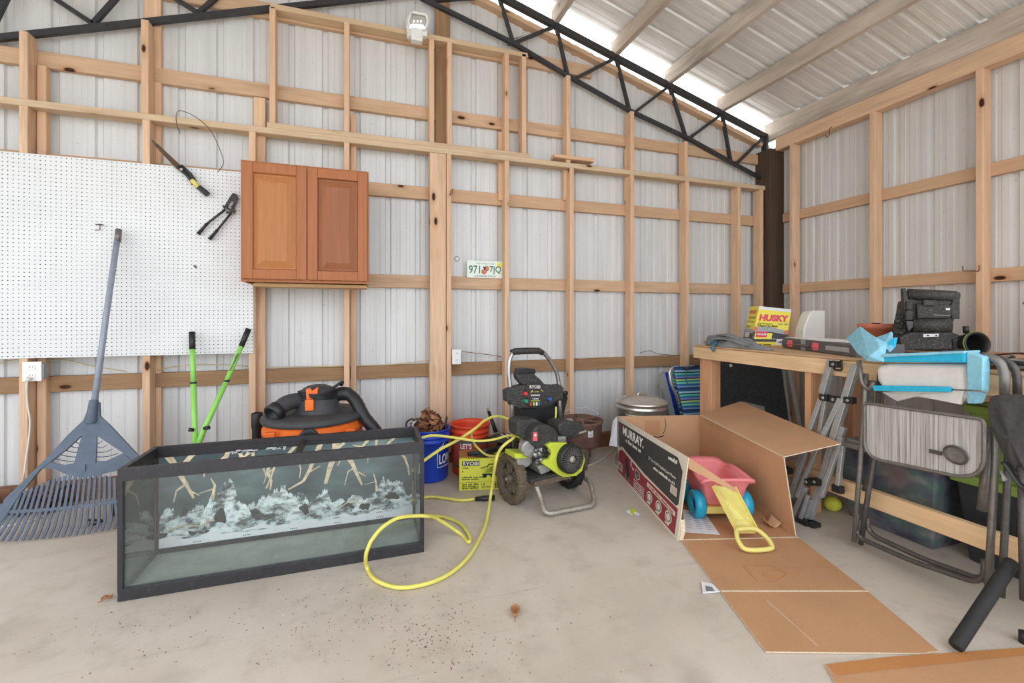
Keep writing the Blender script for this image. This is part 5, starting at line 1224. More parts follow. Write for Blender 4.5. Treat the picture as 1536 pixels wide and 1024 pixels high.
# floor panels
def F(px, py, z=.004): return atZ(px, py, z)
def floor_sheet(q, m, nm, par=None, h=.005):
    pts = [V((p.x, p.y, .002)) for p in q]; return MB().prism(pts, (0,0,h), m, 'card_edge').build(nm, par)
q1, q2 = F(1022,811), F(1198,807); q3, q4 = F(1302,888), F(1081,888); q5, q6 = F(1408,977), F(1149,978)
floor_sheet([K['lb']+inn*.01, K['rb']-inn*.01, q2, q1], 'card_floor', 'bottom_panel', t)
floor_sheet([q1, q2, q3, q4], 'card_floor', 'bottom_flap', t); floor_sheet([q4, q3, q5, F(1384,980.5), q6], 'card_floor', 'fold_out_flap', t)
cr = MB()
for a, c in ((q1,q2), (q4,q3)): cr.bar(a+V((0,0,.006)), c+V((0,0,.006)), .007, .003, 'card_edge')
cr.build('fold_crease', t)
cut = MB(); lin = [F(1114,848,.008), F(1158,848,.008), F(1180,860,.008), F(1163,872,.008), F(1137,872,.008), F(1114,848,.008)]
for a, c in zip(lin, lin[1:]): cut.bar(a, c, .002, .0008, 'card_tape')
cut.tube([F(1163+18*math.cos(a)-2, 861+5*math.sin(a)-.5, .0078) for a in [2*PI*i/20 for i in range(20)]], .0012, 'card_tape', 5, closed=True)
cut.bar(F(1265,850,.008), F(1170,852,.008), .001, .0006, 'card_tape'); cut.bar(F(1150,900,.008), F(1226,968,.008), .003, .0008, 'card_edge')
cut.build('die_cut_lines', t)
# second sheet by the frame edge
pts = [F(1237,997), F(1330,986), F(1536,972), F(1640,964), F(1700,1060), F(1300,1110)]
t2 = thing('cardboard_sheet', 'flat cardboard sheet with a darker taped strip on the floor nearest the viewer', 'cardboard', (pts[0]+pts[4])/2)
MB().prism([V((p.x,p.y,.002)) for p in pts], (0,0,.005), 'card_floor', 'card_edge').build('sheet', t2)
MB().add([V((p.x,p.y,.0078)) for p in (F(1241,998), F(1330,987), F(1536,973), F(1536,984), F(1255,1014))], [(0,1,2,3,4)], 'card_tape').build('tape_strip', t2)
# small things on the floor round the carton
def leafy(pts, name, label, cat, m, z=.004, h=.003):
    q = [atZ(px, py, z) for px, py in pts]; return tag(MB().prism([V((p.x,p.y,z)) for p in q], (0,0,h), m).build(name), label, cat)
o = thing('sticker_scrap', 'lime green and white sticker scrap on the floor left of the carton', 'scrap', atZ(950,768,.0))
MB().prism([atZ(px,py,.003) for px, py in ((943,764),(952,763),(957,769),(949,773))], (0,0,.002), 'lime').build('green_part', o)
MB().prism([atZ(px,py,.003) for px, py in ((939,768),(943,764),(949,773)) ], (0,0,.002), 'paper').prism([atZ(px,py,.003) for px, py in ((952,767),(960,771),(957,774),(951,771))], (0,0,.0025), 'paper').build('white_part', o)
o = thing('paper_label', 'white crumpled paper label sticking out at the carton flap fold', 'label', atZ(1066,882,0))
MB().prism([atZ(px,py,.004) for px, py in ((1052,873),(1070,877),(1080,888),(1054,890))], (0,0,.004), 'paper').build('paper', o)
MB().add([atZ(px,py,.0085) for px, py in ((1058,878),(1068,880),(1072,886),(1059,886))], [(0,1,2,3)], 'greyink').build('print', o)
o = thing('leaflet', 'white printed leaflet lying in the carton under the wagon wheel', 'paper', atZ(1045,790,.01))
qq = [V((p.x,p.y,.010)) for p in (atZ(1024,764,.01), atZ(1058,770,.01), atZ(1080,802,.01), atZ(1028,798,.01))]
MB().prism(qq, (0,0,.0015), 'paper').build('sheet', o)
g = MB(); rr = random.Random(9)
for k in range(9):
    v = .12+.085*k; a = qq[0]*(1-v)+qq[3]*v; c = qq[1]*(1-v)+qq[2]*v
    for s in range(3): u0 = .06+.31*s; u1 = u0+rr.uniform(.14,.25); g.bar(a+(c-a)*u0+V((0,0,.0022)), a+(c-a)*u1+V((0,0,.0022)), .0035, .0004, 'greyink')
g.build('print', o)
o = atZ(1130,778,.01); tag(MB().grid(lambda u, v: V((2.158-.08*(u-.5), 1.925+.07*(v-.5), .011+.05*abs(u-.5)**1.5*3.4*(.3+v*.4))), 12, 4, 'card').build('cardboard_curl', solid=.004), 'curled cardboard strip in the carton right of the wagon handle', 'cardboard')
# leaves
b = MB().grid(lambda u, v: atZ(773+14*(u-.5), 918+30*(v-.5), .012)+V((.012*math.sin(v*6)*(1-abs(2*u-1)), 0, .016*abs(2*u-1)+.008*math.sin(5*v))), 8, 10, 'leaf')
b.v = [p if abs(2*(i % 9)/8-1) < 1 else p for i, p in enumerate(b.v)]
def leaf(px, py, L, wd, ang, label, m='leaf'):
    c = atZ(px, py, .004); d, e = V((math.cos(ang), math.sin(ang), 0)), V((-math.sin(ang), math.cos(ang), 0)); bb = MB()
    def f(u, v): w_ = wd*math.sin(PI*min(max(v,.0),1))**.7*(1+.18*math.sin(9*v)); return c+d*(L*(v-.5))+e*((u-.5)*w_)+V((0,0,.001+.35*wd*(2*u-1)**2+.006*math.sin(4*v)**2))
    bb.grid(f, 8, 14, m).tube([c+d*(-L*.5)+V((0,0,.004)), c+d*(-L*.75)+V((0,0,.003))], .0012, m, 5)
    tag(bb.build('dry_leaf', solid=.0012), label, 'leaf')
leaf(773, 919, .062, .04, 1.25, 'dry brown curled leaf on open floor below the hose loop')
leaf(160, 899, .038, .028, .7, 'small yellowish dry leaf on the floor left of the tank corner', 'leaf')
rr = random.Random(21); b = MB()
for i in range(900):
    k = rr.random()
    if k < .45: px, py = rr.gauss(560,130), rr.gauss(915,40)
    elif k < .7: px, py = rr.gauss(660,55), rr.gauss(965,22)
    elif k < .85: px, py = rr.gauss(250,150), rr.gauss(930,50)
    else: px, py = rr.uniform(20,1300), rr.uniform(800,1040)
    if py < 850 or px > 1000: continue
    c = atZ(px, py, .001)
    if 1.5 < c.x and c.y > 1.2: continue
    if c.y > 2.2: continue
    s = rr.uniform(.001,.0026); a = rr.random()*6; d, e = V((math.cos(a), math.sin(a), 0))*s*rr.uniform(1,2.6), V((-math.sin(a), math.cos(a), 0))*s
    b.add([c-d, c-e, c+d, c+e, c+V((0,0,s*.9))], [(0,1,4),(1,2,4),(2,3,4),(3,0,4)], rr.choice(['leaf_dark','leaf','rust','card_edge','greyink']))
tag(b.build('floor_crumbs'), 'tiny brown and pale crumbs scattered over the near floor', 'crumbs', kind='stuff')
# ------------------------------------------------------------------ toy wagon
Wc = V((2.0, 2.20, 0)); dirf = V((-.30,-.954,0)).normalized(); dirr = V((-dirf.y, dirf.x, 0)); 
wg = thing('toy_wagon', 'pink toy wagon with blue wheels and pale yellow pull handle inside the carton', 'toy wagon', V((Wc.x,Wc.y,.008)))
def wp(f, r, z): return Wc+dirf*f+dirr*r+V((0,0,z+.008))
def loop(f0, f1, r, z, wav=0): 
    c = [(f1,-r*.72),(f1-.035,-r),(0,-r*(1-wav)),(f0+.04,-r),(f0,-r*.72),(f0,r*.72),(f0+.04,r),(0,r*(1-wav)),(f1-.035,r),(f1,r*.72)]
    return spline([wp(a, b_, z+(.022*math.cos((a)*26) if wav else 0)) for a, b_ in c], 4, closed=True)
rings = [loop(-.13,.13,.085,.075), loop(-.155,.16,.105,.10), loop(-.17,.18,.125,.19), loop(-.18,.195,.14,.235,.12), loop(-.20,.215,.155,.245,.12), loop(-.20,.215,.157,.228,.12), loop(-.172,.185,.131,.226,.12), loop(-.155,.165,.112,.19), loop(-.14,.145,.095,.105)]
n = len(rings[0]); b = MB()
vs = [p for r_ in rings for p in r_]; fs = [(i*n+k, i*n+(k+1)%n, (i+1)*n+(k+1)%n, (i+1)*n+k) for i in range(len(rings)-1) for k in range(n)]
b.add(vs, fs, 'pink', True); b.add(rings[0], [tuple(range(n))], 'pink'); b.add(rings[-1], [tuple(range(n))], 'pink'); b.build('tub', wg)
for f, r in ((.105,-.135),(.105,.135),(-.115,-.135),(-.115,.135)):
    T = Matrix.Translation(wp(f, r, .078)) @ Matrix((dirf, V((0,0,1)), dirr)).transposed().to_4x4()
    o = MB().lathe([(.030,-.020),(.05,-.030),(.066,-.031),(.078,-.018),(.078,.018),(.066,.031),(.05,.030),(.030,.020),(.030,-.020)], 'sky_blue', T, 28).build('wheel', wg)
    MB().lathe([(.001,-.016),(.030,-.012),(.030,.012),(.001,.016)], 'blue_bucket', T, 20).build('wheel_hub', wg)
MB().box((0,0,0), (.05,.23,.04), 'toy_yellow', Matrix.Translation(wp(.135,0,.06)) @ Matrix((dirf, dirr, V((0,0,1)))).transposed().to_4x4()).box((0,0,0), (.05,.23,.04), 'toy_yellow', Matrix.Translation(wp(-.115,0,.06)) @ Matrix((dirf, dirr, V((0,0,1)))).transposed().to_4x4()).build('axle_block', wg, bevel=.004)
h0, h1, h2_, h3_ = atY(1071,728,1.98), atY(1101,731,1.98), atY(1134,794,1.84), atY(1106,794,1.86)
hd = MB().prism([h0, h1, h2_, h3_], (0,.004,-.022), 'toy_yellow')
a_ = (h0+h3_)/2; 
for p, q in ((h0,h2_),(h1,(h0*.45+h3_*.55))): hd.bar(p+V((0,-.004,.003)), q+V((0,-.004,.003)), .005, .006, 'toy_yellow')
for p, q in ((h0,h3_),(h1,h2_)): hd.bar(p, q, .008, .030, 'toy_yellow')
hd.bar((h0*.75+h3_*.25)+V((0,-.003,.003)), (h1*.35+h2_*.65)+V((0,-.003,.003)), .005, .006, 'toy_yellow').bar((h0*.2+h3_*.8)+V((0,-.003,.003)), (h1*.2+h2_*.8)+V((0,-.003,.003)), .006, .006, 'toy_yellow')
hd.build('pull_bar', wg)
ring = [atZ(px, py, .026+zz) for px, py, zz in ((1107,794,.05),(1132,793,.05),(1148,804,.03),(1157,816,.01),(1154,823,.0),(1120,824,.0),(1108,812,.02),(1105,801,.04))]
MB().tube(spline(ring, 5, closed=True), .0115, 'toy_yellow', 10, closed=True).build('grip_loop', wg)
# ------------------------------------------------------------------ workbench
BZ, BX, BYB, BYF = .945, 2.50, 2.95, .62
wb = thing('workbench', 'long pine and plywood workbench along the side wall', 'workbench', ((BX+3.8)/2, 1.8, 0))
M['ply'] = wood('plywood_top', (200,166,132), .2, contrast=.2)
beam('top', (3.19, BYB, BZ-.006), (3.19, BYF, BZ-.006), 1.38, .012, 'ply', parent=wb)
beam('front_rail', (BX+.019, BYB-.0, BZ-.058), (BX+.019, BYF, BZ-.058), .038, .089, 'bench', parent=wb)
beam('end_rail', (BX+.04, BYB-.02, BZ-.058), (3.88, BYB-.02, BZ-.058), .038, .089, 'bench', parent=wb)
beam('rear_rail', (3.86, BYB-.05, BZ-.058), (3.86, BYF, BZ-.058), .038, .089, 'bench', parent=wb)
beam('leg', (BX+.082, BYB-.093, 0), (BX+.082, BYB-.093, BZ-.02), .13, .085, 'orange_pine', up=(1,0,0), parent=wb)
beam('leg', (BX+.062, 1.99, 0), (BX+.062, 1.99, BZ-.02), .089, .04, 'orange_pine', up=(0,1,0), parent=wb)
beam('leg', (3.80, 2.62, 0), (3.80, 2.62, BZ-.02), .089, .089, 'orange_pine', up=(1,0,0), parent=wb)
beam('leg', (3.80, .8, 0), (3.80, .8, BZ-.02), .089, .089, 'orange_pine', up=(1,0,0), parent=wb)
beam('leg', (BX+.062, .66, 0), (BX+.062, .66, BZ-.02), .089, .06, 'orange_pine', up=(1,0,0), parent=wb)
beam('lower_rail', (BX-.0, 2.12, .235), (BX-.0, .62, .235), .038, .09, 'bench', parent=wb)
def Bz(px, py, z=BZ): return atZ(px, py, z)
# slumped nylon bag ---------------------------------------------------
cX = 2.72
t = thing('nylon_bag', 'slumped grey nylon bag with a teal patch at the far end of the workbench', 'bag', (2.75, 2.62, BZ))
rr = random.Random(2)
def heap(cx, cy, rx_, ry_, h, nu=40, nv=22, seed=1, amp=.2):
    q = random.Random(seed); ph = [(q.uniform(2,9), q.uniform(2,9), q.uniform(0,6)) for _ in range(7)]
    def f(u, v):
        a, r = u*2*PI, v; x, y = r*math.cos(a), r*math.sin(a); k = sum(math.sin(p*x+w*y+s) for p, w, s in ph)/7
        e = 1+.12*math.sin(3*a+seed)+.07*math.sin(7*a)
        return V((cx+rx_*x*e, cy+ry_*y*e, BZ+.002+max(0, h*max(0,(1-r**2.6))*(1+amp*4*k)*.9+.016*(1-r)*abs(math.sin(9*a+5*r+2*math.sin(4*a)))-.004*(1-r))))
    return f
MB().grid(heap(2.605,2.60,.082,.27,.055,amp=.3), 96, 26, 'grey_fabric').build('cloth', t)
MB().ball((2.585,2.80,BZ+.03), .045, 'blue_fabric', 1.0,1.1,.6).build('patch', t)
for i in range(13):
    f = i/12; e_ = V((2.545+.10*f+rr.uniform(-.01,.01), 2.33+.30*abs(f-.35)+rr.uniform(-.03,.05), BZ+.016))
    s_ = V((2.55+.07*f, 2.85-.03*f+rr.uniform(-.02,.02), BZ+.03+.045*math.sin(PI*f))); m1 = s_*.66+e_*.34+V((rr.uniform(-.012,.012), 0, .022+rr.uniform(0,.016))); m2 = s_*.33+e_*.67+V((rr.uniform(-.012,.012), 0, .012+rr.uniform(0,.012)))
    w_ = rr.uniform(.011,.018); p = spline([s_+V((0,.03,-.02)), s_, m1, m2, e_], 6); MB().tube(p, [w_*(.7+.3*math.sin(k*.7+i)) for k in range(len(p))], 'grey_fabric', 8, flat=.7).build('fold', t)
MB().tube(spline([(2.60,2.76,BZ+.018), (2.52,2.74,BZ+.02), (2.478,2.72,BZ-.005), (2.478,2.70,BZ-.03)], 4), .012, 'blue_fabric', 8).build('hanging_cord', t)
# contractor bag box ---------------------------------------------------
zb_ = BZ+.002
f0, f1, f2, f3 = atY(1126,519,2.70), atY(1179,521,2.62), atY(1187,464,2.66), atY(1139,459,2.74)
f0 = V((f0.x, f0.y, zb_)); f1 = V((f1.x, f1.y, zb_))
nb = (f1-f0).cross(f3-f0).normalized(); nb = nb if nb.y > 0 else -nb
s0 = atY(1113,515,2.86); s0 = V((s0.x, s0.y, zb_)); dv = s0-f0; dv = V((dv.x*1.0, dv.y, 0))
t = thing('bag_box', 'yellow carton of contractor clean up bags tilted on the workbench', 'box', (f0+f1)/2)
b = MB(); Q8 = [f0, f1, f2, f3]; R8 = [p+dv+V((0,0,.0)) for p in Q8]
b.add(Q8+R8, [(0,1,2,3),(4,7,6,5),(0,3,7,4),(1,5,6,2),(0,4,5,1),(2,6,7,3)], 'yellow_ink'); b.build('carton', t)
def BQ(u, v, o=.0008): return (f0*(1-u)+f1*u)*(1-v)+(f3*(1-u)+f2*u)*v-nb*o
def BS(u, v, o=.0008):
    nn = dv.cross(f3-f0).normalized(); nn = nn if nn.x < 0 else -nn
    return (s0*(1-u)+f0*u)*(1-v)+((f3+dv)*(1-u)+f3*u)*v+nn*o
g = MB(); bx = (BQ(.9,.5)-BQ(.1,.5)).normalized(); by = (BQ(.5,.9)-BQ(.5,.1)).normalized(); wf = (f1-f0).length; hf = (f3-f0).length
def gq(fn, pts, m, o=.0008): g.add([fn(u, v, o) for u, v in pts], [tuple(range(len(pts)))], m)
gq(BQ, [(.0,.92),(1,.92),(1,1),(0,1)], 'paper'); gq(BQ, [(0,.10),(1,.10),(1,.34),(.7,.38),(.3,.42),(0,.40)], 'black_ink'); gq(BQ, [(.02,.34),(.5,.36),(.9,.3),(.95,.40),(.4,.50),(.05,.46)], 'light_grey', .0012)
gq(BQ, [(0,.20),(1,.12),(1,.16),(0,.24)], 'greyink', .0014); gq(BQ, [(.05,.17),(.55,.17),(.55,.33),(.05,.33)], 'yellow_ink', .0016); gq(BQ, [(.08,.22),(.40,.22),(.40,.36),(.08,.36)], 'pink_ink', .002); gq(BQ, [(.7,.02),(.98,.02),(.98,.18),(.7,.18)], 'paper', .002)
for c_ in ((.02,.42),(.95,.36)): g.add([BQ(c_[0]+.08*math.cos(a), c_[1]+.06*math.sin(a), .0022) for a in [2*PI*i/14 for i in range(14)]], [tuple(range(14))], 'terracotta')
g.text('HUSKY', 'pink_ink', BQ(.08,.63,.0025), bx, by, width=wf*.82, height=hf*.17, bold=.05)
g.text('Contractor', 'ink', BQ(.06,.545,.0025), bx, by, width=wf*.42); g.text('Clean-Up Bags', 'ink', BQ(.06,.465,.0025), bx, by, width=wf*.58, bold=.02)
g.text('~xxxxx xxxx', 'greyink', BQ(.66,.56,.0025), bx, by, width=wf*.28); g.text('~xxxxxx', 'white_ink', BQ(.12,.27,.003), bx, by, width=wf*.24, bold=.02); g.text('~xxxx', 'ink', BQ(.76,.07,.003), bx, by, width=wf*.18)
g.text('~xxxx xx xxxxxx', 'ink', BQ(.05,.03,.0025), bx, by, width=wf*.5)
sx_ = (BS(.9,.5)-BS(.1,.5)).normalized(); wS = dv.length
g.text('HUSKY', 'pink_ink', BS(.12,.80,.0012), sx_, by, width=wS*.75, height=hf*.10, bold=.03)
for k, s in enumerate(('Contractor', 'Clean-Up', 'Bags')): g.text(s, 'ink', BS(.1,.68-.12*k,.0012), sx_, by, width=wS*(.8,.65,.4)[k], height=hf*.07)
gq(BS, [(0,.05),(1,.05),(1,.32),(0,.36)], 'black_ink'); gq(BS, [(0,.34),(1,.30),(1,.40),(0,.44)], 'light_grey', .001); gq(BS, [(.1,.2),(.6,.2),(.6,.32),(.1,.32)], 'cream_ink', .0014); gq(BS, [(.0,.0),(1,.0),(1,.07),(0,.07)], 'ink', .001)
g.build('printed_artwork', t, recalc=False)
# white guard and sheet ------------------------------------------------
yw = 2.55
t = thing('curved_panel', 'white plastic panel with a curved edge standing on the workbench', 'panel', atY(1222,505,yw))
w_ = [atY(*p, yw) for p in ((1204,506),(1206,495),(1210,482),(1214,472),(1217,467),(1222,465.5),(1238,465.5),(1238,506))]
zmn = min(p.z for p in w_); w_ = [V((p.x, p.y, BZ+.001 if p.z < zmn+.004 else p.z)) for p in w_]
MB().prism(w_, (.03,.10,0), 'white').build('panel', t, bevel=.01)
t = thing('tool_case', 'flat grey tool case with two red latches on the workbench edge', 'case', (2.66,2.2,BZ))
c0, c1 = Bz(1172,521), Bz(1284,536); dr = (c1-c0).normalized(); bkv = V((-dr.y, dr.x, 0)); bkv = bkv if bkv.x > 0 else -bkv
L_ = (c1-c0).length; hc = .073
def cs(x, z, o=0): return c0+dr*x+V((0,0,z))-bkv*o
MB().prism([cs(.02,0), cs(L_,0), cs(L_,hc), cs(.03,hc), cs(.0,hc*.7), cs(0,hc*.25)], bkv*.26, 'tool_grey').build('shell', t, bevel=.006)
for x in (.15, .53):
    MB().prism([cs(L_*x-.028,.012,.006), cs(L_*x+.028,.012,.006), cs(L_*x+.028,.06,.006), cs(L_*x-.028,.06,.006)], bkv*.012, 'latch_red').prism([cs(L_*x-.03,.03,.012), cs(L_*x+.03,.03,.012), cs(L_*x+.03,.042,.012), cs(L_*x-.03,.042,.012)], bkv*.01, 'latch_red').build('latch', t, bevel=.003)
for x in (.36,): MB().prism([cs(L_*x-.03,.0,.003), cs(L_*x+.02,.0,.003), cs(L_*x+.02,hc,.003), cs(L_*x-.03,hc,.003)], bkv*.006, 'light_grey').build('hinge_band', t)
MB().tube(fillet([cs(L_*.23,.035,.0), cs(L_*.24,.035,.018), cs(L_*.44,.035,.018), cs(L_*.45,.035,.0)],.012), .009, 'tool_grey', 8).build('carry_handle', t)
MB().prism([cs(L_*.66,.022,.004), cs(L_*.93,.022,.004), cs(L_*.93,.05,.004), cs(L_*.66,.05,.004)], bkv*.008, 'light_grey').build('name_strip', t, bevel=.002)
t0 = cs(.06,hc+.003); MB_ = MB().prism([cs(.04,hc+.001,-.01), cs(L_*.62,hc+.001,-.005), cs(L_*.95,hc+.001,-.10), cs(.3,hc+.001,-.22)], (0,0,.006), 'white'); tag(MB_.build('white_board'), 'thin white board lying on the grey tool case', 'board')
# terracotta pot -------------------------------------------------------
p = atX(1314,492,3.35); T = Matrix.Translation((p.x,p.y,BZ)); hh = p.z-BZ+.03
t = thing('flower_pot', 'terracotta flower pot on the workbench behind the blue folded chair', 'pot', (p.x,p.y,BZ))
MB().lathe([(.001,0),(.06,0),(.088,hh-.035),(.10,hh-.035),(.104,hh),(.092,hh),(.086,hh-.03),(.055,.01),(.001,.01)], 'terracotta', T, 32).build('pot', t)
MB().box((p.x,p.y,hh+BZ+.003), (.05,.03,.008), 'black').build('lump', t, bevel=.003)
q = Bz(1277,503); tag(MB().tube(spline([(q.x,q.y,BZ+.085),(q.x+.04,q.y-.02,BZ+.092),(q.x+.1,q.y-.06,BZ+.098)],4), .012, 'black_mach', 10).build('hand_tool') if False else MB().tube([(3.12,2.40,BZ+.012),(3.18,2.36,BZ+.016),(3.24,2.31,BZ+.012)], .012, 'black_mach', 10).build('hand_tool'), 'dark tool handle lying between white board and terracotta pot', 'tool')
# black machine --------------------------------------------------------
ym = 1.78
mx = atY(1390,520,ym).x
t = thing('mower_housing', 'bulky dusty black plastic machine with a round duct on the workbench', 'machine', (mx, ym, BZ))
fac = V((-.72,-.69,0)); sdx = V((.69,-.72,0))
def mp(px, py, d=0): return atPl(px, py, V((mx,ym,BZ))-fac*(-d)*1.0, fac)
def mpr(pts, d, dep, m, nm, bev=.004):
    q = [mp(x, y, d) for x, y in pts]; q = [V((p.x,p.y,max(p.z,BZ+.002))) for p in q]; return MB().prism(q, -fac*dep, m).build(nm, t, bevel=bev)
mpr([(1352,525),(1350,500),(1356,482),(1360,462),(1362,450),(1432,450),(1436,470),(1432,480),(1428,498),(1440,502),(1442,528)], 0, .22, 'dusty_black', 'body', .012)
c0_, c1_ = mp(1361,441,-.02), mp(1438,445,-.02)
MB().tube([c0_, c0_+(c1_-c0_)*.93, c1_], [.034,.034,.026], 'dusty_black', 20).build('top_roller', t)
mpr([(1354,432),(1359,432),(1363,452),(1358,470),(1355,455)], .03, .05, 'black_mach', 'end_bracket')
mpr([(1430,448),(1440,446),(1440,478),(1428,478),(1426,460)], .01, .10, 'dusty_black', 'side_plate')
mpr([(1375,455),(1428,457),(1428,474),(1420,478),(1376,478)], .03, .03, 'black_mach', 'upper_cover', .008)
c0_, c1_ = mp(1368,488,.02), mp(1426,488,.02); MB().tube([c0_, c1_], .04, 'dusty_black', 22).build('lower_drum', t)
for x0, x1, y0, y1, nm in ((1385,1405,450,458,'latch_block'), (1359,1369,466,480,'knuckle'), (1360,1368,452,464,'knuckle')): mpr([(x0,y1),(x1,y1),(x1,y0),(x0,y0)], .05, .03, 'black_mach', nm, .003)
mpr([(1359,481),(1376,482),(1370,490),(1363,497)], .05, .02, 'grey_tube_dark', 'guard_flap', .002)
mpr([(1352,525),(1349,505),(1366,498),(1426,498),(1430,524)], .03, .06, 'dusty_black', 'base_cover', .006)
for pts, nm, m in ((((1385,505.5),(1408,504.5),(1408,500.5),(1385,501)), 'sticker', 'paper'), (((1419,465),(1425,465),(1425,462),(1419,462)), 'sticker', 'paper')): mpr(pts, .066, .003, m, nm, 0)
MB().bar(mp(1400,472,.062), mp(1425,473,.062), .004, .003, 'light_grey').build('trim_line', t)
g = MB(); g.bar(mp(1390,503,.0675), mp(1394,503,.0675), .008, .001, 'ink', up=tuple(fac)); g.bar(mp(1403,503,.0675), mp(1406,503,.0675), .008, .001, 'ink', up=tuple(fac)); g.build('sticker_print', t)
rr = random.Random(8); b = MB()
for i in range(14): x, y = rr.uniform(1345,1357), rr.uniform(470,515); b.ball(mp(x, y, .0), rr.uniform(.008,.018), 'black_mach', n=8)
b.build('engine_clutter', t)
dc = mp(1461,514,.03); dn = V((-.42,-.9,.1)).normalized(); q = dn.to_track_quat('Z','Y').to_matrix().to_4x4(); q.translation = dc; zlow = dc.z-BZ
rD = min(.068, zlow-.002) if zlow > .03 else .05
q.translation = V((dc.x, dc.y, BZ+.072))
MB().lathe([(.05,-.16),(.055,-.06),(.066,-.01),(.069,.02),(.066,.026),(.058,.024),(.052,-.02),(.045,-.12),(.001,-.13)], 'black', q, 30).build('duct', t)
MB().lathe([(.0675,.012),(.0705,.014),(.0705,.020),(.0675,.022)], 'lime_dark', q, 30).build('duct_ring', t)
MB().cyl(q.translation+V((-.01,.03,.06)), q.translation+V((-.015,.03,.10)), .014, 'black', 12).build('duct_knob', t)
mpr([(1428,510),(1446,506),(1450,524),(1430,526)], .02, .08, 'black', 'duct_neck', .006)
# straps and rags at the near end of the bench
t = thing('strap_bundle', 'tangle of brown grey webbing straps on the near end of the workbench', 'straps', (2.75,1.25,BZ))
rr = random.Random(12)
for i in range(9):
    p = [V((2.62+rr.uniform(-.06,.3), 1.42-.05*j+rr.uniform(-.07,.07), BZ+.012+rr.uniform(0,.05))) for j in range(7)]
    MB().tube(spline(p, 5), .012, rr.choice(['grey_tube_dark','brown_iron','grey_tube']), 7, flat=.35).build('strap', t)
b = MB().prism([V((2.72,1.16,BZ+.004)), V((2.78,1.02,BZ+.004)), V((2.80,1.04,BZ+.11)), V((2.75,1.14,BZ+.13))], (.08,.03,0), 'black_fabric'); b.build('pouch', t, bevel=.01)
MB().box((2.62,1.12,BZ+.035), (.05,.05,.012), 'black', Matrix.Identity(4)).build('buckle', t, bevel=.003)
q = atX(1533,456,3.93); tag(MB().prism([q, q+V((0,-.04,-.01)), q+V((0,-.05,.03)), q+V((0,-.01,.02))], (.01,0,0), 'blue_btn').build('hanging_tag'), 'tiny purple tag on the side wall at the frame edge', 'tag')
# ------------------------------------------------------------------ under the bench: dark panel, totes
t = thing('mesh_screen', 'large dark speckled panel with a pale label leaning under the workbench', 'panel', (3.2,3.0,0))
PX = lambda px, py, y: atY(px, py, y)
a_, b_, c_, d_ = PX(1074,540,3.16), PX(1188,540,2.92), PX(1222,660,2.78), PX(1086,660,3.0)
pts = [V((p.x,p.y,p.z)) for p in (a_, b_, c_, d_)]
MB().prism([V((2.78,3.15,.86)), V((3.38,2.80,.86)), V((3.20,2.55,.0)), V((2.66,2.86,.0))] if False else [V((2.99,3.25,.84)), V((3.62,3.14,.84)), V((3.58,2.98,.0)), V((2.95,3.09,.0))], (.0,.025,0), 'dark_panel').build('panel', t)
MB().bar(V((3.64,3.145,.84)), V((3.60,2.985,.0)), .02, .025, 'light_grey').bar(V((2.975,3.255,.84)), V((2.935,3.095,0)), .02, .025, 'light_grey').build('edge_strip', t)
pl = lambda u, v: (V((2.99,3.25,.84))*(1-u)+V((3.62,3.14,.84))*u)*(1-v)+(V((2.95,3.09,0))*(1-u)+V((3.58,2.98,0))*u)*v+V((-.003,-.006,0))
MB().add([pl(.35,.50), pl(.66,.56), pl(.66,.62), pl(.35,.57)], [(0,1,2,3)], 'light_grey').build('label', t)
MB().ball(pl(.22,.13), .014, 'paper', n=8).build('clip', t)
tag(MB().bar(V((3.74,2.99,.0)), V((3.66,3.1,.84)), .022, .03, 'light_grey').build('metal_strip'), 'thin pale metal strip leaning under the bench right of the dark panel', 'strip')
def tote(x0, x1, y0, y1, z0, h, mat, lidm, label, nm='storage_tote', lid=.035, group=None):
    t = thing(nm, label, 'tote', ((x0+x1)/2, (y0+y1)/2, z0)); k = .035
    b = MB(); q0 = [V((x0+k,y0+k,z0)), V((x1-k,y0+k,z0)), V((x1-k,y1-k,z0)), V((x0+k,y1-k,z0))]; q1 = [V((x0,y0,z0+h)), V((x1,y0,z0+h)), V((x1,y1,z0+h)), V((x0,y1,z0+h))]
    b.add(q0+q1, [(0,1,2,3)]+[(i,(i+1)%4,4+(i+1)%4,4+i) for i in range(4)]+[(4,5,6,7)], mat); b.build('bin', t, bevel=.012)
    r = MB()
    for i in range(7):
        f = (i+.5)/7; a = V((x0+k-.004, y0+k+(y1-y0-2*k)*f, z0+.02)); c = V((x0-.004, y0+(y1-y0)*f, z0+h-.03)); r.bar(a, c, .014, .01, mat, up=(1,0,0))
    r.build('rib', t) if False else None
    if lidm: 
        MB().box(((x0+x1)/2,(y0+y1)/2,z0+h+lid/2-.008), (x1-x0+.03, y1-y0+.03, lid), lidm).box(((x0+x1)/2,(y0+y1)/2,z0+h+lid-.004), (x1-x0-.06, y1-y0-.06, .018), lidm).build('lid', t, bevel=.006)
    return t
q_ = NT('smoky_tote_plastic'); n_ = q_.noise(q_.coord('Object', (1,1,1.6)), 7, 3); n2_ = q_.noise(q_.coord('Object'), 4, 2)
M['smoky'] = q_.bsdf(q_.mix(q_.ramp(n2_, [(.5, BW(0)), (.66, BW(.6))]), q_.ramp(n_, [(.32, srgb(64,66,78)), (.46, srgb(92,98,112)), (.56, srgb(88,112,104)), (.7, srgb(132,134,138))]), srgb(126,84,90)), .28)
M['tote_lid_grey'] = plain('grey_tote_lid', (168,164,160), .45, 0, .06)
tg = tote(2.68,3.16,1.44,1.93,0,.42,'smoky','tote_lid_grey','smoky grey tote with pale lid behind the folded grey table', lid=.03)
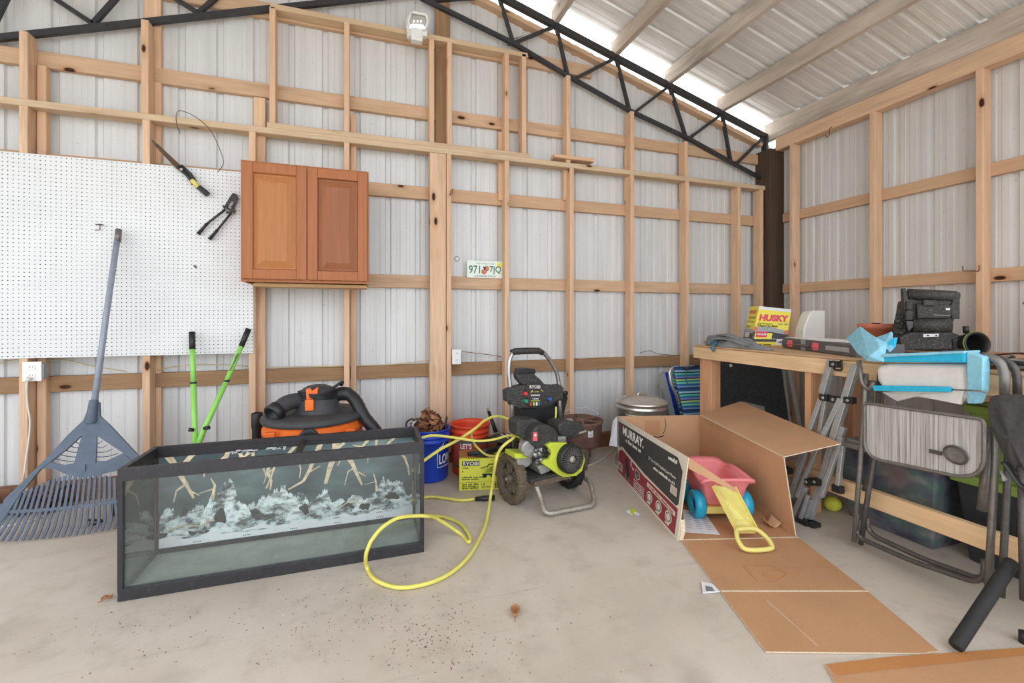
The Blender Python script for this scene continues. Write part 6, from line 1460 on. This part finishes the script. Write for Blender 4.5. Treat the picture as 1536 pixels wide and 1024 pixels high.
tote(2.74,3.22,.74,1.40,0,.385,'tote_black','lime_dark','black tote with a green lid under the near end of the workbench', lid=.045)
M['lime_tote'] = plain('green_tote_plastic', (122,146,76), .5, 0, .12, 10)
tu = tote(2.76,3.20,.96,1.36,.436,.29,'lime_tote','lime_dark','green tote stacked on the black tote under the workbench', lid=.035)
tote(2.72,3.18,.02,.70,0,.385,'tote_black','lime_dark','black tote with a green lid nearest the viewer at the frame edge', lid=.045)
b = MB()
for i in range(6): y = 1.0+.055*i; b.bar(V((2.785,y,.47)), V((2.757,y,.70)), .012, .012, 'lime_tote', up=(1,0,0))
b.build('rib_panel', tu)
# ball
p = atZ(1256,769,0); tag(MB().ball((p.x,p.y+.03,.042), .045, 'tennis', 1.15,1.0,.93).build('toy_ball'), 'yellow green foam ball on the floor beside the folded canopy legs', 'ball')
# ------------------------------------------------------------------ folded canopy legs leaning on the bench
cn = thing('canopy_frame', 'bundle of folded galvanised canopy legs leaning against the workbench front', 'canopy frame', (2.40,1.9,0))
def CX_(px, py, x): return atX(px, py, x)
def leg(p0, p1, nm, w=.026, x0=2.40, x1=2.44, foot=False):
    x0, x1 = x0+.03, min(x1+.03, 2.475); a, c = CX_(*p0, x0), CX_(*p1, x1); a = V((a.x,a.y,max(a.z,.012))); MB().bar(a, c, w, w, 'galv', up=(1,0,0)).build(nm, cn, bevel=.003); return a, c
leg((1215,783),(1249,662),'leg',.028,2.385,2.41); leg((1249,662),(1284,547),'leg_tube',.034,2.41,2.44)
leg((1207,775),(1222,745),'cross_bar',.02,2.39,2.40); leg((1222,748),(1266,640),'cross_bar',.026,2.39,2.42); leg((1232,745),(1262,655),'cross_bar',.024,2.36,2.40); leg((1218,750),(1205,785),'cross_bar',.02,2.37,2.36)
leg((1257,728),(1264,668),'cross_bar',.022,2.39,2.41); leg((1207,668),(1232,598),'cross_bar',.026,2.42,2.44); leg((1228,660),(1238,600),'cross_bar',.022,2.44,2.45); leg((1233,660),(1262,598),'cross_bar',.028,2.40,2.42)
leg((1186,745),(1213,664),'cross_bar',.026,2.36,2.38); leg((1190,775),(1209,730),'cross_bar',.024,2.34,2.36); leg((1200,790),(1212,742),'cross_bar',.018,2.33,2.35); leg((1195,700),(1207,672),'cross_bar',.02,2.37,2.38)
leg((1234,590),(1248,540),'leg_tube',.034,2.44,2.465); leg((1195,745),(1240,640),'cross_bar',.02,2.345,2.40)
for px, py, x in ((1238,596,2.435),(1253,599,2.43),(1275,600,2.42),(1213,722,2.37),(1225,722,2.375),(1181,705,2.36),(1253,546,2.42)):
    c = CX_(px, py, x+.03); MB().box(c, (.04,.045,.035), 'black').cyl(c+V((-.024,0,0)), c+V((.024,0,0)), .009, 'silver', 10).build('joint', cn, bevel=.004)
c = CX_(1207,786,2.37); MB().box((c.x,c.y,.014), (.06,.07,.024), 'black').build('foot', cn, bevel=.004); c = CX_(1220,787,2.385); MB().box((c.x,c.y,.014), (.06,.05,.024), 'black').build('foot', cn, bevel=.004); c = CX_(1257,733,2.42); MB().box((c.x,c.y,c.z), (.035,.05,.04), 'black').build('foot', cn, bevel=.004)
c = CX_(1261,541,2.47); MB().tube(fillet([c, c+V((-.02,-.02,0)), c+V((-.02,-.02,-.05)), c+V((-.02,.02,-.05)), c+V((-.02,.03,-.02))], .01), .005, 'black', 8).build('pull_ring', cn)
# ------------------------------------------------------------------ folded directors chair with side table
XC = 2.40
dc_ = thing('directors_chair', 'folded light blue camping chair with a grey wood effect side table', 'chair', (XC, 1.4, 0))
def D(px, py, x=XC): p = atX(px, py, x); return V((p.x, p.y, max(p.z, .012)))
def tubeD(pts, nm, r=.0115, m='grey_tube', xs=None, fr=.05):
    q = [D(px, py, (xs[i] if xs else XC)) for i, (px, py) in enumerate(pts)]; o = MB().tube(fillet(q, fr, 6), r, m, 12).build(nm, dc_); return o
tubeD([(1281,812),(1290,700),(1297,600),(1299,560)], 'leg', xs=[2.36,2.38,2.40,2.42])
tubeD([(1291,816),(1303,735),(1311,690),(1320,560)], 'leg', xs=[2.38,2.39,2.41,2.44], m='grey_tube_dark')
for px, x in ((1281,2.36),(1291,2.38)): p = atZ(px, 814, 0); 
tubeD([(1502,895),(1507,800),(1512,700),(1512,640)], 'leg', xs=[2.34,2.36,2.38,2.40], m='grey_tube_dark')
tubeD([(1482,878),(1488,780),(1493,690),(1492,620)], 'leg', xs=[2.36,2.37,2.38,2.40], r=.0125)
tubeD([(1286,770),(1284,795),(1292,808),(1370,842),(1460,872),(1476,866),(1477,840)], 'floor_bar', r=.0115, m='grey_tube_dark', xs=[2.37]*7)
tubeD([(1301,775),(1302,793),(1312,804),(1385,838),(1468,868),(1485,862),(1486,838)], 'floor_bar', r=.0115, m='grey_tube_dark', xs=[2.40]*7)
tubeD([(1288,540),(1293,575),(1304,586),(1312,572)], 'arm_tube', xs=[2.40]*4, r=.011, fr=.03)
tubeD([(1474,534),(1485,535),(1500,542),(1507,560),(1507,592)], 'arm_tube', xs=[2.38]*5, r=.0155, m='grey_tube')
tubeD([(1494,537),(1518,545),(1526,562),(1526,592)], 'arm_tube', xs=[2.46]*4, r=.0135, m='grey_tube_dark')
tubeD([(1306,583),(1310,700),(1296,735)], 'rear_tube', xs=[2.45,2.45,2.45], r=.012)
tubeD([(1484,640),(1480,700),(1473,765)], 'rear_tube', xs=[2.42,2.42,2.42], r=.017, m='grey_tube')
# fabric
def quadD(pts, m, nm, th_=.01, x=XC): return MB().prism([D(px, py, x if not isinstance(x, list) else x[i]) for i, (px, py) in enumerate(pts)], (.0+th_,0,0), m).build(nm, dc_, bevel=.004)
c = [D(1316,559,2.43), D(1448,566,2.39)]
MB().prism([D(*p, 2.365) for p in ((1311,549),(1330,545),(1449,545),(1451,596),(1444,604),(1400,600),(1350,594),(1322,586),(1313,570))], (.09,0,0), 'cream_pad').build('rolled_pad', dc_, bevel=.03, seg=5)
MB().prism([D(1318,543,2.36), D(1316,531,2.37), D(1444,527,2.34), D(1448,530,2.335), D(1447,544,2.335)], (.10,0,.0), 'aqua_fabric').build('seat_band', dc_, bevel=.008)
MB().prism([D(1316,531,2.36), D(1446,526,2.33), D(1446,530,2.33), D(1318,536,2.355)], (.11,0,.0), 'teal_fabric').build('seat_hem', dc_, bevel=.004)
MB().prism([D(1449,527,2.34), D(1475,535,2.33), D(1473,585,2.34), D(1464,606,2.36), D(1450,605,2.36)], (.05,0,0), 'teal_fabric').build('arm_panel', dc_, bevel=.006)
MB().prism([D(1308,578,2.345), D(1422,580,2.32), D(1427,584,2.32), D(1423,588,2.32), D(1310,586,2.345)], (.022,0,0), 'aqua_fabric').build('support_band', dc_, bevel=.003)
tubeD([(1424,584),(1470,586),(1484,590)], 'strap', r=.003, xs=[2.325,2.325,2.34], m='grey_tube')
MB().prism([D(1322,588,2.38), D(1345,602,2.38), D(1375,594,2.36), D(1440,607,2.36), D(1446,585,2.36)], (.02,0,0), 'cream_pad').build('pad_tail', dc_, bevel=.004)
# blue folded headrest thrown over the bench edge: faceted cloth
hv = [D(1271,508,2.55), D(1291,490,2.52), D(1312,505,2.44), D(1328,514,2.42), D(1330,520,2.40), D(1326,543,2.36), D(1302,541,2.36), D(1287,530,2.40), D(1300,520,2.40), D(1305,534,2.345), D(1320,522,2.37)]
MB().add(hv, [(0,1,8),(0,8,7),(1,2,8),(2,3,10),(2,10,8),(7,8,9),(7,9,6),(8,10,9),(9,10,5),(9,5,6),(10,3,4),(10,4,5)], 'teal_fabric', False).build('headrest_cloth', dc_, solid=.012, bevel=.003)
hv = [D(1312,508,2.50), D(1330,502,2.52), D(1338,498,2.52), D(1340,522,2.42), D(1334,527,2.40), D(1322,518,2.42), D(1331,510,2.46)]
MB().add(hv, [(0,1,6),(0,6,5),(1,2,6),(2,3,6),(6,3,4),(6,4,5)], 'teal_fabric', False).build('headrest_fold', dc_, solid=.01)
MB().prism([D(1332,512,2.44), D(1342,506,2.46), D(1339,521,2.42), D(1333,524,2.41)], (.02,0,0), 'aqua_fabric').build('headrest_lining', dc_)
# side table
def wood_grey():
    q = NT('grey_wood_effect'); n = q.noise(q.coord('Object', (1,150,2)), 1.2, 4, .7); n2 = q.noise(q.coord('Object', (1,40,1)), 1, 3)
    return q.bsdf(q.mix(q.ramp(n2, [(.4, BW(0)), (.65, BW(.35))]), q.ramp(n, [(.35, srgb(120,118,116)), (.5, srgb(176,174,172)), (.65, srgb(204,202,198))]), srgb(150,148,146)), .5)
M['grey_wood'] = wood_grey()
tp_ = [(1297,604),(1476,629),(1476,690),(1472,704),(1460,713),(1440,715),(1320,690),(1306,684),(1297,670)]
q = [D(px, py, 2.335) for px, py in tp_]; q = fillet(q+[q[0]], .02, 4)[1:]
st_ = MB().prism(q, (.012,0,0), 'grey_wood', 'grey_tube').build('side_table', dc_)
rim = [D(px, py, 2.333) for px, py in tp_]; rim = fillet([(rim[0]+rim[-1])/2]+rim[0:]+[(rim[0]+rim[-1])/2], .02, 4)[:-1]
MB().tube(rim, .0075, 'grey_tube', 8, closed=True).build('table_rim', dc_)
cc = D(1433,682,2.325); M['net'] = plain('cup_net', (104,100,98), .8, 0, .25, 90)
b = MB(); ring = [cc+V((0, .038*math.cos(a), .034*math.sin(a)-.012*math.cos(a)*-.3)) for a in [2*PI*i/28 for i in range(28)]]
b.add([cc+V((.006,0,0))]+ring, [(0,1+i,1+(i+1)%28) for i in range(28)], 'net'); b.build('cup_net', dc_)
MB().tube(ring, .0045, 'grey_tube_dark', 8, closed=True).build('cup_ring', dc_)
a_, c_ = D(1394,676,2.325), D(1412,680,2.325); MB().bar(a_, c_, .006, .016, 'grey_tube_dark', up=(0,0,1)).build('cup_slot', dc_)
# ------------------------------------------------------------------ second folded chair at the frame edge
XE = 2.30
ec = thing('camp_chair', 'folded charcoal canvas camping chair at the near end of the workbench', 'chair', (XE, 1.0, 0))
def E(px, py, x=XE): p = atX(px, py, x); return V((p.x,p.y,max(p.z,.012)))
ol = [(1480,592),(1500,590),(1540,588),(1575,600),(1580,760),(1560,742),(1536,722),(1515,700),(1500,672),(1490,650),(1482,625)]
b = MB(); q = [E(*p) for p in ol]; cen = sum(q, V((0,0,0)))/len(q)+V((-.03,0,0)); N = len(q); mid_ = [(p+cen)/2+V((-.02*(1 if i % 2 else -1),0,0)) for i, p in enumerate(q)]
vs = q+mid_+[cen]; b.add(vs, [(i,(i+1)%N,N+(i+1)%N,N+i) for i in range(N)]+[(N+i,N+(i+1)%N,2*N) for i in range(N)], 'black_fabric', True); b.build('canvas', ec, solid=.012, sub=2)
MB().tube(fillet([E(1505,692,2.27), E(1512,700,2.27), E(1530,728,2.27), E(1560,745,2.27)], .03), .016, 'black', 8, flat=.4).build('strap', ec)
MB().tube([E(1536,900,2.26), E(1534,800,2.27), E(1533,700,2.29)], .012, 'grey_tube_dark', 12).build('leg', ec)
c = E(1537,902,2.26); MB().cyl((c.x,c.y,0), (c.x,c.y,.04), .016, 'black', 12).build('foot_cap', ec)
MB().tube([E(1580,915,2.26), E(1575,800,2.28), E(1570,600,2.3)], .012, 'grey_tube_dark', 12).build('leg', ec)
MB().prism([E(1500,706,2.28), E(1510,720,2.28), E(1504,722,2.28)], (.01,0,0), 'light_grey').build('care_tag', ec)
# foam tube
a_ = atZ(1433,970,.022); c_ = atX(1518,842,2.30)
tag(MB().tube([a_, a_+(c_-a_)*.02, a_+(c_-a_)*.98, c_], [.019,.022,.022,.019], 'rubber', 20).build('foam_tube'), 'thick dark foam tube leaning from the floor onto the folded chair legs', 'tube')
# ------------------------------------------------------------------ daylight
w = bpy.data.worlds.new('sky'); SC.world = w; w.use_nodes = True; nt = w.node_tree; nt.nodes.clear()
out = nt.nodes.new('ShaderNodeOutputWorld'); bg = nt.nodes.new('ShaderNodeBackground'); tc = nt.nodes.new('ShaderNodeTexCoord'); sp = nt.nodes.new('ShaderNodeSeparateXYZ')
nt.links.new(tc.outputs['Generated'], sp.inputs[0])
sb_ = nt.nodes.new('ShaderNodeMath'); sb_.operation = 'SUBTRACT'; nt.links.new(sp.outputs[0], sb_.inputs[0]); nt.links.new(sp.outputs[1], sb_.inputs[1])
mr = nt.nodes.new('ShaderNodeMapRange'); mr.inputs[1].default_value = -1; mr.inputs[2].default_value = 1; nt.links.new(sb_.outputs[0], mr.inputs[0])
cr = nt.nodes.new('ShaderNodeValToRGB'); nt.links.new(mr.outputs[0], cr.inputs[0])
el = cr.color_ramp.elements; el[0].position = .15; el[0].color = (1.03,.985,.94,1); el[1].position = .85; el[1].color = (.89,.98,1.09,1)
nt.links.new(cr.outputs[0], bg.inputs[0]); bg.inputs[1].default_value = 2.4
nt.links.new(bg.outputs[0], out.inputs[0])
SC.view_settings.view_transform = 'Standard'; SC.view_settings.look = 'None'; SC.view_settings.gamma = 1; SC.view_settings.use_curve_mapping = False
SC.view_settings.exposure = .1
SC.cycles.use_denoising = True
SC.cycles.max_bounces = 10; SC.cycles.diffuse_bounces = 6; SC.cycles.transparent_max_bounces = 24
SC.cycles.caustics_reflective = False; SC.cycles.caustics_refractive = False
SC.cycles.sample_clamp_indirect = 8
